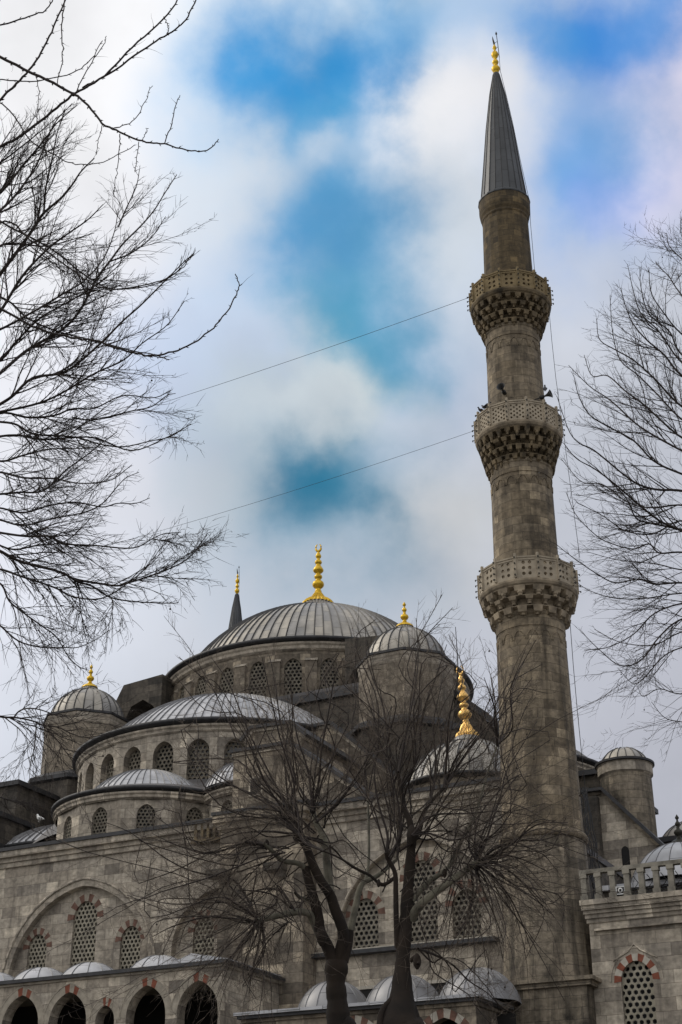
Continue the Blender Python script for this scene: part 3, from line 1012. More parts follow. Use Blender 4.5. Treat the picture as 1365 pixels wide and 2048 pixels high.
# ---- front of the hall right of the minaret: raking wall and stair turret
b = MB()
prof = [(20.3, 25.05), (21.35, 25.05), (24.25, 21.75)]
b.prism([(20.3, 10)] + prof + [(24.25, 10)], -7.0, -5.6, 0)
for (xa, za), (xb, zb) in zip(prof, prof[1:]):
    d = Vector((xb - xa, 0, zb - za)); l = d.length; d /= l; nrm = Vector((-d.z, 0, d.x))
    b.obox(Vector((xa, -7.15, za)) - d * .05 + nrm * .003, d * (l + .1), (0, 1.7, 0), nrm * .16, 2)
    b.obox(Vector((xa, -7.4, za)) - d * .1 + nrm * .163, d * (l + .25), (0, 2.1, 0), nrm * .17, 1)
b.box(19.9, 21.2, -7.55, -7.0, 10, 24.9, 3)
A = arch(22.4, 17, .42, 5.1, 6)
b.prism(A, -7.02, -6.6, 4)
b.build('raking_wall', [M['stone_pale'], M['lead_edge'], M['stone'], M['stone_dark'], M['dark']], mosque)
b = MB()
b.lathe([(1.52, 10), (1.42, 26.4)], (22.2, -5.0), 32, m=0)
b.lathe([(1.42, 26.4), (1.53, 26.48), (1.53, 26.98), (1.58, 27.02)], (22.2, -5.0), 32, m=1, smooth=False)
b.lathe([(1.5, 27.02), (1.66, 27.06), (1.66, 27.18), (1.2, 27.26)], (22.2, -5.0), 32, m=2, smooth=False)
stt = b.build('stair_turret', [M['stone_wet'], M['stone_pale'], M['lead_edge']], mosque, axis=(22.2, -5.0, 1.55))
d = MB(); dome(d, (22.2, -5.0), 1.32, .9, 27.22, 16, ribw=.07, ribh=.05, per=2, nprof=8)
d.build('turret_dome', [M['lead'], M['rib']], stt)
b = MB()
b.box(17.0, 20.6, -3.5, 6, 18, 27.3, 0); b.box(16.8, 20.9, -3.8, 6.2, 27.3, 27.6, 1)
b.box(22.0, 26.5, 2.0, 8, 14, 24.4, 0); b.box(21.8, 26.8, 1.8, 8.2, 24.4, 24.7, 1)
b.build('roof_block', [M['stone_dark'], M['lead_edge']], mosque)
d = MB(); dome(d, (23.6, 4.0), 2.2, 1.3, 24.7, 20, ribw=.07, ribh=.05)
d.build('small_dome', [M['lead'], M['rib']], mosque)


# ------------------------------------------------------------------ minarets
PROF = [(12.2, 1.86), (15.5, 1.72), (18.1, 1.70)]
def make_minaret():
    mn = thing('minaret', 'tall stone minaret with three carved balconies, rising close at the right', 'minaret', wor(24.39, -25.73, 0), -TH)
    # pedestal
    b = MB()
    b.box(-2.1, 2.1, -2.1, 2.1, 0, 11.5, 0)
    b.box(-2.2, 2.3, -2.25, 2.1, 11.5, 11.68, 1); b.box(-2.3, 2.45, -2.4, 2.1, 11.68, 11.82, 1)
    b.build('pedestal', [M['stone_wet'], M['stone_wet']], mn)
    # shaft: many-sided with slim ribs, a length of it between every two balconies
    def flute(i, a, z): return 1.0 + (.013 if i % 4 == 0 else -.007 if i % 4 == 2 else 0)
    segs = [(18.0, 1.665, 26.9, 1.51), (28.4, 1.47, 34.6, 1.41), (36.5, 1.37, 42.2, 1.30), (44.1, 1.25, 49.9, 1.15)]
    for n_, (z0, r0, z1, r1) in enumerate(segs):
        b = MB()
        if n_ == 0:
            b.lathe([(1.98, 11.8), (1.86, 13.3), (1.78, 15.7), (1.74, 17.6)], (0, 0), 16, m=1, smooth=False)
            b.lathe([(1.74, 17.6), (1.84, 17.66), (1.86, 17.8), (1.78, 17.92), (1.66, 18.0)], (0, 0), 48, m=0)
        b.lathe([(r0, z0), (r1, z1)], (0, 0), 64, m=0, smooth=False, rf=flute)
        if n_ < 3:
            b.lathe([(r1, z1), (r1 + .035, z1 + .02), (r1 + .035, z1 + .5), (r1 + .08, z1 + .56), (r1 + .08, z1 + .7)], (0, 0), 48, m=0, smooth=False)
            # blind arches under the balcony collar
            for k in range(16):
                a = 2 * PI * k / 16
                pts = []
                for q in range(7):
                    t = PI * q / 6
                    aa = a + .165 * math.cos(t)
                    rr = (r1 + .015)
                    pts.append((rr * math.sin(aa), -rr * math.cos(aa), z1 - .62 + .42 * math.sin(t)))
                b.tube(pts, .03, 4, 0)
        else:
            b.lathe([(1.15, 49.8), (1.2, 49.9), (1.2, 50.0), (1.26, 50.15), (1.31, 50.45), (1.31, 51.0)], (0, 0), 48, m=0, smooth=False)
        b.build('shaft', [M['stone_brown'] if n_ > 2 else M['stone_minaret'], M['stone_wet']], mn, axis=(0, 0, 1.5))

    def balcony(z_fl, z_top, r, r_sh, z_bot, style):
        nP = 14
        a_off = R(27) - math.atan2(8.4, 62) + PI / nP
        b = MB()
        # floor slab, moulded
        b.lathe([(r_sh, z_fl - .22), (r - .12, z_fl - .22), (r - .02, z_fl - .14), (r + .03, z_fl - .04), (r + .03, z_fl + .05), (r - .05, z_fl + .1), (r_sh, z_fl + .1)], (0, 0), nP * 2, a_off, a_off + 2 * PI, 0, False)
        bal = b.build('balcony', M['carved_pale'] if style != 'top' else M['carved'], mn)
        # muqarnas: stepped tiers of niches and pendants
        b = MB()
        tiers = {'low': 3, 'mid': 4, 'top': 4}[style]
        zt = z_fl - .2
        H = zt - z_bot
        rng = random.Random(5 + int(z_fl))
        for t in range(tiers):
            f0, f1 = t / tiers, (t + 1) / tiers
            z1, z0 = zt - H * f0, zt - H * f1
            ro = r - .08 - (r - .12 - r_sh) * f0 ** 1.15
            ri = r - .08 - (r - .12 - r_sh) * f1 ** 1.05
            nn = {'low': 16, 'mid': 26, 'top': 24}[style]
            ph = a_off + (PI / nn if t % 2 else 0)
            b.lathe([(max(r_sh * .98, ri - .2), z0), (max(r_sh * .99, ri - .18), z0 + (z1 - z0) * .5), (max(r_sh, ro - .3), z1 - .1), (ro - .02, z1 - .03), (ro - .02, z1 + .01)], (0, 0), 48, m=0, smooth=False)
            for k in range(nn):
                a = ph + 2 * PI * k / nn + rng.uniform(-.012, .012)
                d = Vector((math.sin(a), -math.cos(a), 0)); tt = Vector((math.cos(a), math.sin(a), 0)); Z = Vector((0, 0, 1))
                hh = z1 - z0
                sp = ro * PI / nn
                wd_ = sp * ({'low': (.62, .45, .6)[min(t, 2)]}.get(style, rng.uniform(.5, .72)))
                rO = ro + .02 + rng.uniform(-.015, .03)
                zB = z1 - hh * ({'low': (.62, .42, .7)[min(t, 2)]}.get(style, rng.uniform(.4, .65)))
                # block of the tier, cut back underneath like a niche
                o1, o2 = d * rO, d * (rO - .06)
                v = [o1 - tt * wd_ + Z * (z1 - .02), o1 + tt * wd_ + Z * (z1 - .02), o2 + tt * wd_ * .88 + Z * zB, o2 - tt * wd_ * .88 + Z * zB,
                     d * (ri - .1) - tt * wd_ + Z * (z1 - .02), d * (ri - .1) + tt * wd_ + Z * (z1 - .02), d * (ri - .15) + tt * wd_ * .6 + Z * (zB - hh * .3), d * (ri - .15) - tt * wd_ * .6 + Z * (zB - hh * .3)]
                b.add(v, [(0, 3, 2, 1), (3, 7, 6, 2), (1, 2, 6, 5), (0, 4, 7, 3)], 0)
                # pendant drop
                if style == 'low' or rng.random() < .8:
                    pr = sp * (.36 if style == 'low' else .34)
                    rr = rO - pr * 1.0 - (.1 if t else .02)
                    zb = zB - hh * ({'low': (.5, .45, .25)[min(t, 2)]}.get(style, rng.uniform(.2, .75)))
                    c = (d.x * rr, d.y * rr)
                    b.lathe([(.001, zb), (pr * .6, zb), (pr * .72, zb + .05), (pr * .6, zb + .08), (pr * .95, zb + .14), (pr, zB + .04)], c, 7, m=0, smooth=False)
        b.build('muqarnas', M['carved_pale'] if style == 'low' else M['carved'], bal)
        # parapet of pierced slabs
        b = MB()
        hz = z_top - z_fl
        for k in range(nP):
            aL, aR = a_off + 2 * PI * k / nP, a_off + 2 * PI * (k + 1) / nP
            PL = Vector((r * math.sin(aL), -r * math.cos(aL), 0)); PR = Vector((r * math.sin(aR), -r * math.cos(aR), 0))
            S = PR - PL; ln = S.length; S.normalize(); am = (aL + aR) / 2
            Nn = Vector((math.sin(am), -math.cos(am), 0))
            holes = []
            if style == 'mid':
                nx, nz = 5, 7
                for ix in range(nx):
                    for iz in range(nz):
                        if (ix + iz) % 2: continue
                        cx = ln * (.2 + .6 * ix / (nx - 1)); cz = z_fl + hz * (.2 + .6 * iz / (nz - 1))
                        e, ez = ln * .068, hz * .062
                        holes.append([(cx - e, cz), (cx, cz - ez), (cx + e, cz), (cx, cz + ez)])
            else:
                for ix in range(2):
                    for iz in range(3):
                        cx = ln * (.36 + .28 * ix); cz = z_fl + hz * (.28 + .25 * iz)
                        rr = ln * .082
                        holes.append([(cx + rr * math.cos(q * PI / 5), cz + rr * math.sin(q * PI / 5)) for q in range(10)])
            out = [(0, z_fl), (ln, z_fl), (ln, z_top), (0, z_top)]
            b.panel(PL, S, Nn, out, holes, .1, 0)
            # inner face, top rail and raised frame
            Pi, Si = PR - Nn * .1, -S
            b.panel(Pi, Si, -Nn, out, [[(ln - x, z) for x, z in reversed(h)] for h in holes], .001, 0)
            Z = Vector((0, 0, 1))
            b.obox(PL - Nn * .12 + Z * (z_top - .002), S * ln, Nn * .15, Z * .07, 0)
            b.obox(PL + Nn * .002 + S * (ln * .13) + Z * (z_top - .12), S * (ln * .74), Nn * .03, Z * .04, 0)
            # post with its small bulbs
            aN = Vector((math.sin(aL), -math.cos(aL), 0)); aT = Vector((math.cos(aL), math.sin(aL), 0))
            b.obox(PL - aT * .05 - aN * .04 + Z * (z_fl + .1), aT * .1, aN * .11, Z * (hz + .1), 0)
            for q in range(4):
                zc = z_fl + hz * (.2 + .26 * q)
                b.obox(PL - aT * .015 + aN * .07 + Z * zc, aT * .03, aN * .07, Z * .025, 1)
                b.obox(PL - aT * .03 + aN * .12 + Z * (zc - .05), aT * .06, aN * .05, Z * .07, 1)
        b.build('parapet', [M['parapet'] if style != 'top' else M['parapet_brown'], M['bronze']], bal)
    balcony(28.8, 29.87, 2.2, 1.55, 27.35, 'low')
    balcony(36.93, 38.0, 2.03, 1.44, 35.05, 'mid')
    balcony(44.47, 45.46, 1.98, 1.32, 42.65, 'top')
    # spire
    b = MB()
    b.lathe([(1.33, 50.99), (1.35, 51.03), (1.35, 51.1), (1.2, 51.25), (.97, 53.5), (.72, 56.1), (.42, 58.5), (.17, 60.0)], (0, 0), 20, m=0, smooth=False, strips=20)
    for k in range(20):
        a = 2 * PI * k / 20
        pts = [(r_ * math.sin(a), -r_ * math.cos(a), z_) for r_, z_ in ((1.21, 51.25), (.975, 53.5), (.725, 56.1), (.425, 58.5), (.18, 59.9))]
        b.tube(pts, .022, 4, 1)
    sp = b.build('spire', [M['lead_spire'], M['lead_edge']], mn)
    finial_mesh('minaret', 1.0, parent=mn, loc=(0, 0, 59.9), crescent=False)
    # crescent seen edge on, with the lightning rod beside it
    b = MB()
    pts = [(0, .0, 62.05), (-.02, .0, 62.25), (-.06, .0, 62.5), (-.08, .0, 62.75)]
    b.tube(pts, [.04, .06, .045, .01], 5)
    b.build('crescent', M['bronze'], mn)
    b = MB()
    b.tube([(.27, -.08, 61.0), (.23, -.08, 62.0), (.18, -.08, 62.75)], .022, 5)
    b.lathe([(.001, 62.68), (.055, 62.73), (.055, 62.8), (.001, 62.95)], (.18, -.08), 6)
    b.tube([(.0, 0, 62.2), (.22, -.08, 62.2)], .015, 4); b.tube([(.05, 0, 61.75), (.24, -.08, 61.8)], .015, 4)
    b.tube([(.27, -.08, 61.0), (.29, -.1, 60.0), (.52, -.1, 58.3), (.8, -.1, 56.1), (1.05, -.1, 53.7), (1.42, -.1, 50.6), (1.38, -.1, 49.4), (1.42, -.1, 46.2), (1.8, -.1, 45.6)], .013, 4)
    b.build('lightning_rod', M['black'], mn)
    return mn
minaret = make_minaret()

def copy_tree(o, parent=None):
    c = o.copy(); COL.objects.link(c)
    if parent: c.parent = parent
    for ch in list(o.children): copy_tree(ch, c)
    return c
m2 = copy_tree(minaret)
m2.location = (-10.0, 132.0, 0)
m2['label'] = 'slim far minaret whose grey spire and gilt tip peek over the main dome'
for m_ in (minaret, m2): m_['group'] = 'minarets'

# ------------------------------------------------------------------ courtyard wall right of the minaret
cw = thing('courtyard_gallery', 'stone courtyard wall with balustrade and one arched grille window at lower right', 'courtyard wall', (CX, CY, 0), -TH)
b = MB()
YW = -27.0
b.panel((0, YW, 0), (1, 0, 0), (0, -1, 0), [(26.5, 0), (50, 0), (50, 13.95), (26.5, 13.95)], [arch(28.23, 8.6, 1.26, 3.82), arch(32.6, 8.6, 1.26, 3.82)], .3, 0)
b.face([(26.5, -24, 0), (26.5, YW, 0), (26.5, YW, 13.95), (26.5, -24, 13.95)], 0)
b.face([(26.6, YW + .7, 0), (50, YW + .7, 0), (50, YW + .7, 13.9), (26.6, YW + .7, 13.9)], 1)
for i, (z0, z1, o) in enumerate(((13.953, 14.12, .06), (14.12, 14.28, .14), (14.28, 14.42, .22), (14.42, 14.6, .32), (14.6, 14.8, .4))):
    b.box(26.45 - o * .4, 50, YW - o, YW + .5, z0, z1, 0)
b.box(26.75, 50, YW - .2, YW + .1, 13.62, 13.70, 0)
# moulded label over the window
pts = [(27.35, YW - .02, 12.45), (28.0, YW - .02, 12.78), (28.23, YW - .02, 13.02), (28.46, YW - .02, 12.78), (29.1, YW - .02, 12.45)]
b.tube(pts, .035, 5, 0)
b.tube([(x, YW, z) for x, z in arch(28.23, 8.6, 2.05, 4.3, 8)[2:]], .035, 5, 0)
cwall = b.build('wall', [M['stone_wall'] if 'stone_wall' in M else M['stone_pale'], M['dark']], cw)
wq = Win(1.26, 3.82, .255, back=.4, vouss=.27, red='red_clear', white='white')
wq.put(cwall, (28.23, YW, 8.6), 0); wq.put(cwall, (32.6, YW, 8.6), 0)
b = MB()
b.box(26.35, 50, YW - .38, YW - .1, 15.82, 15.98, 0)
ball = b.build('balustrade', M['rail_stone'], cw)
for i in range(40):
    x = 26.5 + i * .585
    b = MB()
    if i == 0:
        v = []
        b.box(-.11, .11, -.1, .1, 14.8, 15.82, 0)
        b.box(-.15, .15, -.15, .15, 14.8, 14.98, 0); b.box(-.14, .14, -.14, .14, 15.66, 15.82, 0)
        b0 = b.build('baluster', M['rail_stone'], ball)
        bo = b0
    else:
        bo = b0.copy(); COL.objects.link(bo); bo.parent = ball
    bo.location = (x, YW - .24, 0)
b = MB()
b.box(26.6, 50, YW + .5, -20, 13.0, 14.75, 0)
b.box(26.6, 50, YW + 1.6, -20, 14.75, 15.5, 1)
b.box(26.5, 50, YW + 1.4, -20, 15.5, 15.7, 2)
b.build('gallery_roof', [M['lead_dull'], M['stone_dark'], M['lead_pale']], cw)
for i, x in enumerate((29.6, 34.6, 39.6)):
    d = MB(); dome(d, (0, 0), 2.15, 1.75, 15.75, 20, ribw=.045, ribh=.03, per=3, nprof=10)
    o = d.build('roof_dome', [M['lead_pale'], M['rib_pale']], cw); o.location = (x, -23.8, 0)
    finial_mesh('small', .75, mat=M['bronze'], parent=o, loc=(0, 0, 17.45), crescent=False)

# floodlight boxes and cable coils on the parapet
def floodlight():
    t = thing('floodlight', 'small square floodlight standing between balusters on the courtyard wall', 'floodlight', wor(27.98, YW - .2, 14.82), -TH)
    b = MB(); b.box(-.17, .17, -.12, .1, .08, .36, 0); b.box(-.19, .19, -.135, -.12, .06, .1, 1); b.box(-.19, .19, -.135, -.12, .34, .38, 1)
    b.box(-.19, -.15, -.135, -.12, .1, .34, 1); b.box(.15, .19, -.135, -.12, .1, .34, 1)
    b.box(-.06, .06, -.05, .05, 0, .08, 0)
    b.build('housing', [M['black'], M['white_plastic']], t)
    b = MB(); b.lathe([(.1, 0), (.1, .02), (.05, .03)], (0, 0), 14)
    o = b.build('lens', M['white_plastic'], t); o.location = (0, -.135, .22); o.rotation_euler = (R(90), 0, 0)
floodlight()
for i in range(4):
    x = 28.55 + .585 * i
    b = MB()
    pts = [(.2 * math.cos(t * .7) * (1 - .02 * t), .08 * math.sin(t * .7), .05 + .012 * t) for t in range(22)] + [(.1, .05, .5), (-.1, .1, .8)]
    b.tube(pts, .018, 5)
    b.obox((-.2, -.1, 0), (.4, 0, 0), (0, .2, 0), (0, 0, .05))
    o = b.build('cable_coil', M['black']); o.location = wor(x, YW - .15, 14.81); o.rotation_euler = (0, 0, -TH + i * .3)
    tag(o, ['coiled black cable beside the floodlight on the parapet', 'second cable coil right of the floodlight', 'looped cable coil between balusters under the pale dome', 'cable coil nearest the right edge of the parapet'][i], 'cable', 'cable coils on the parapet')

# bundle of cables running up beside the minaret
b = MB()
rng = random.Random(3)
for k in range(6):
    pts = []
    for q in range(9):
        f = q / 8
        x, y = 1168 + 30 * f + rng.uniform(-6, 6) + (k - 3) * 3, 1575 + 225 * f
        pts.append(at(x, y, 64.5 + .15 * k))
    b.tube(pts, .03, 5)
o = b.build('cable_bundle', M['black']); tag(o, 'bundle of slack black cables hanging right of the minaret shaft', 'cables')

# ------------------------------------------------------------------ wires, speakers, birds
def wire(name, a, c, sag, rad, label):
    a, c = Vector(a), Vector(c)
    pts = [a.lerp(c, t / 40) - Vector((0, 0, sag * 4 * (t / 40) * (1 - t / 40))) for t in range(41)]
    b = MB(); b.tube(pts, rad, 5)
    return tag(b.build(name, M['black']), label, 'wire', 'wires slung from the minaret')
mloc = minaret.location
wire('wire', (mloc.x - 1.9, mloc.y, 45.3), (-34.8, 83.7, 44.4), .7, .011, 'upper thin black wire slung left from the top balcony')
wire('wire', (mloc.x - 1.95, mloc.y, 37.6), (-34.8, 83.7, 36.6), .9, .009, 'lower thin wire slung left from the middle balcony')
b = MB()
b.tube([at(1099, 625, 62), at(1104, 680, 62), at(1112, 755, 62), at(1128, 870, 61.9), at(1145, 1000, 61.8), at(1160, 1115, 61.7)], .012, 4)
tag(b.build('wire', M['black']), 'slack wire dropping right of the minaret from top to lowest balcony', 'wire', 'wires slung from the minaret')
b = MB()
b.tube([at(1141, 1250, 62), at(1147, 1330, 62), at(1155, 1420, 62), at(1166, 1530, 62), at(1172, 1590, 62)], .014, 4)
tag(b.build('wire', M['black']), 'wire running down the right side of the minaret below the lowest balcony', 'wire', 'wires slung from the minaret')


def horn(px, py, yaw, label):
    p = at(px, py, 60.6)
    t = thing('horn_speaker', label, 'loudspeaker', p, yaw, 'loudspeakers on the minaret')
    b = MB(); b.lathe([(.04, 0), (.05, .1), (.09, .22), (.17, .34), (.21, .37), (.2, .38), (.06, .17)], (0, 0), 20)
    h = b.build('horn', M['horn'], t); h.rotation_euler = (R(82), 0, 0)
    b = MB(); b.lathe([(.001, -.2), (.1, -.19), (.1, -.02), (.06, .02)], (0, 0), 14)
    d = b.build('driver', M['black'], t); d.rotation_euler = (R(82), 0, 0)
    b = MB(); b.tube([(0, .1, 0), (0, .5, -.05), (0, .55, -.7)], .03, 6)
    b.build('bracket', M['black'], t)
horn(1007, 782, R(-25), 'grey horn speaker facing front above the middle balcony')
horn(1088, 793, R(60), 'horn speaker turned right with a bird on top, above the middle balcony')


def bird(name, p, yaw, s, mat, label, cat, group=None, pitch=0):
    """one continuous body: tail, trunk, neck, head and beak"""
    b = MB()
    pts = [(-.17, 0, .02), (-.12, 0, .035), (-.06, 0, .05), (0, 0, .07), (.05, 0, .095), (.075, 0, .13), (.085, 0, .165), (.1, 0, .18), (.125, 0, .175), (.145, 0, .168)]
    rad = [.012, .02, .045, .06, .052, .034, .028, .03, .014, .003]
    b.tube(pts, rad, 10)
    for sy in (-1, 1):
        b.tube([(.04, sy * .045, .1), (-.02, sy * .06, .085), (-.09, sy * .045, .05), (-.15, sy * .015, .03)], [.012, .03, .022, .004], 6)
        b.tube([(.0, sy * .02, .03), (.005, sy * .022, -.03), (.03, sy * .024, -.032)], .006, 4)
    o = b.build(name, mat)
    o.location = Vector(p) + Vector((0, 0, .035 * s)); o.rotation_euler = (0, pitch, yaw); o.scale = (s, s, s)
    return tag(o, label, cat, group)
for (px, py, yaw, lab) in ((964, 823, R(200), 'pigeon at the left end of the row on the middle balcony rail'), (970, 817, R(140), 'pigeon in the middle of the row on the middle balcony rail'), (976, 813, R(-10), 'pigeon at the right end of the row on the middle balcony rail')):
    d = at(px, py, 60.8)
    ox = d.x - mloc.x; d = Vector((d.x, mloc.y - math.sqrt(max(.05, 1.98 ** 2 - ox * ox)), 38.08))
    bird('pigeon', (d.x, d.y, d.z), yaw, 1.25, M['pigeon'], lab, 'bird', 'pigeons on the minaret')
hp = at(1091, 783, 60.55)
bird('pigeon', hp, R(80), 1.3, M['pigeon'], 'dark bird perched on top of the right horn speaker', 'bird', 'pigeons on the minaret', R(-40))
bird('gull', wor(-4.3, -22.9, 22.85), R(150), 1.9, M['gull'], 'white gull standing on the dark lead eave at the left', 'bird')

# ------------------------------------------------------------------ bare trees
def resample(pts, n):
    """Catmull-Rom through the points"""
    P = np.array(pts, float)
    if len(P) == 2: return np.array([P[0] + (P[1] - P[0]) * t for t in np.linspace(0, 1, n)])
    E = np.vstack([2 * P[0] - P[1], P, 2 * P[-1] - P[-2]])
    out = []
    for t in np.linspace(0, len(P) - 1, n):
        i = min(int(t), len(P) - 2); f = t - i
        a, b_, c, d = E[i], E[i + 1], E[i + 2], E[i + 3]
        out.append(.5 * ((2 * b_) + (-a + c) * f + (2 * a - 5 * b_ + 4 * c - d) * f * f + (-a + 3 * b_ - 3 * c + d) * f ** 3))
    return np.array(out)


LIMB_SCALE = 1.0 / 2.275


def limb(pxs, Y0, Y1, w0, w1, n=None, rng=None, wob=0):
    """a limb through picture points at its own distance, widths in photograph pixels"""
    m = len(pxs)
    pts = [at(x, y, Y0 + (Y1 - Y0) * (i / max(1, m - 1)) ** 1.0) for i, (x, y) in enumerate(pxs)]
    P = resample(pts, n or m * 3)
    k = np.linspace(0, 1, len(P))
    dep = P[:, 1] * math.cos(PITCH) + (P[:, 2] - 1.6) * math.sin(PITCH)
    rad = LIMB_SCALE * (w0 + (w1 - w0) * k) / 2 * dep / FPX
    return P, rad


class Tree:
    def __init__(s, name, label, seed, base):
        s.rng = np.random.default_rng(seed)
        s.root = thing(name, label, 'tree', base, 0, 'bare plane trees')
        s.base = np.array(base, float)
        s.wood, s.pale, s.twigs, s.fine = [], [], [], []

    def shoot(s, p, d, L, r, n, up, wob, taper=.25):
        rng = s.rng
        pts = [np.array(p, float)]
        d = np.array(d, float); d /= np.linalg.norm(d)
        st = L / n
        for i in range(n):
            d = d + np.array([0, 0, up]) * (1.0 / n) + rng.normal(0, wob, 3) / math.sqrt(n)
            d /= np.linalg.norm(d)
            pts.append(pts[-1] + d * st)
        return np.array(pts), r * np.linspace(1, taper, n + 1)

    def twig_along(s, P, Rd, spacing, Lr, r, up=.5, ang=(.5, .9), start=.08, sub=4, wob=.35, flat=0.0, subL=(.25, .45)):
        rng = s.rng
        seg = np.linalg.norm(np.diff(P, axis=0), axis=1)
        cum = np.concatenate([[0], np.cumsum(seg)]); tot = cum[-1]
        pos = tot * start + rng.uniform(0, spacing)
        side = 1
        made = []
        while pos < tot:
            i = min(np.searchsorted(cum, pos) - 1, len(seg) - 1); i = max(i, 0)
            f = (pos - cum[i]) / (seg[i] + 1e-9)
            p = P[i] + (P[i + 1] - P[i]) * f
            t = (P[i + 1] - P[i]) / (seg[i] + 1e-9)
            q = np.cross(t, rng.normal(0, 1, 3)); q /= np.linalg.norm(q) + 1e-9
            if flat:   # prefer branching across the line of sight
                q = q * (1 - flat) + flat * side * np.cross(t, np.array([0, 1.0, 0])); q /= np.linalg.norm(q) + 1e-9
            a = rng.uniform(*ang)
            d = t * math.cos(a) + q * math.sin(a)
            k = 1 - .7 * pos / tot
            L = rng.uniform(*Lr) * k
            tw = s.shoot(p, d, L, min(r, Rd[min(i, len(Rd) - 1)] * .75), 6, up, wob)
            s.fine.append(tw); made.append(tw)
            for _ in range(sub):
                j = rng.integers(1, 6)
                t2 = tw[0][j + 1 if j < 6 else j] - tw[0][j - 1]; t2 /= np.linalg.norm(t2) + 1e-9
                q2 = np.cross(t2, rng.normal(0, 1, 3)); q2 /= np.linalg.norm(q2) + 1e-9
                a2 = rng.uniform(.4, .9)
                s.fine.append(s.shoot(tw[0][j], t2 * math.cos(a2) + q2 * math.sin(a2), L * rng.uniform(*subL), r * .62, 3, up * .6, wob * .8, .4))
            pos += spacing * rng.uniform(.6, 1.4); side = -side
        return made

    def build(s, trunk_mat, k=8, seeds=0, crown='twig'):
        off = s.base
        sh = lambda lst: [(p - off, r) for p, r in lst]
        V, Fq = tube_arrays(sh(s.wood), 10)
        mesh_arrays('trunk', V, Fq, trunk_mat, s.root)
        if s.pale:
            V, Fq = tube_arrays(sh(s.pale), 8)
            mesh_arrays('limbs', V, Fq, M['bark_pale'], s.root)
        V1, F1 = tube_arrays(sh(s.twigs), 5) if s.twigs else (np.zeros((0, 3)), np.zeros((0, 4), int))
        V2, F2 = tube_arrays(sh(s.fine), 3)
        mesh_arrays('crown', np.concatenate([V1, V2]), np.concatenate([F1, F2 + len(V1)]), M['twig'], s.root, True, M[crown], len(F1))
        first = None
        for _ in range(seeds):
            tw = s.fine[s.rng.integers(0, len(s.fine))][0][-1] - off
            if first is None:
                b = MB()
                b.tube([(0, 0, 0), (.004, 0, -.03), (0, 0, -.06)], .003, 3)
                b.lathe([(.001, -.098), (.014, -.09), (.019, -.076), (.013, -.062), (.001, -.056)], (0, 0), 8)
                o = first = b.build('seed_ball', M['seed'], s.root)
            else:
                o = first.copy(); COL.objects.link(o); o.parent = s.root
            o.location = tw


z4 = lambda *p: [(x / 2.275 + 450, y / 2.275 + 1500) for x, y in p]


def fan(T, head, d0, n, spread, Lr, r, up, wob=.22, depth=.9, twig=None, vis=1):
    """long whippy shoots from a pollard head: d0 is the mean picture direction (dx,dy up)"""
    rng = T.rng
    for i in range(int(n * (.45 if d0[1] > .5 else 1.0))):
        a = math.atan2(d0[1], d0[0]) + rng.uniform(-spread, spread) * 1.25
        d = np.array([math.cos(a), rng.uniform(-depth, depth), math.sin(a)])
        p = np.array(head) - np.array([d0[0], 0, d0[1]]) / math.hypot(*d0) * rng.uniform(-.05, .8) * vis + rng.normal(0, .1, 3)
        L = rng.uniform(*Lr) * rng.choice([.5, .8, 1.1, 1.4])
        # whips leave low and sweep upwards, or rise and arch over
        sw = rng.choice([-1, 1]) * rng.uniform(.1, .9)
        n1 = T.shoot(p, d + np.array([0, 0, -.35 * sw]), L * .5, rng.uniform(.6, 1.25) * r, 7, up * .5 + .5 * sw, wob * 1.2, .7)
        t1 = n1[0][-1] - n1[0][-2]
        n2 = T.shoot(n1[0][-1], t1, L * .5, n1[1][-1], 7, up * .7 + .35 * sw, wob * 1.2, .3)
        sh = (np.concatenate([n1[0], n2[0][1:]]), np.concatenate([n1[1], n2[1][1:]]))
        T.twigs.append(sh)
        tk = dict(spacing=.22, Lr=(.45, 1.5), r=.006, up=.35, sub=2, wob=.22, subL=(.35, .7))
        if twig: tk.update(twig)
        T.twig_along(sh[0], sh[1], **tk)


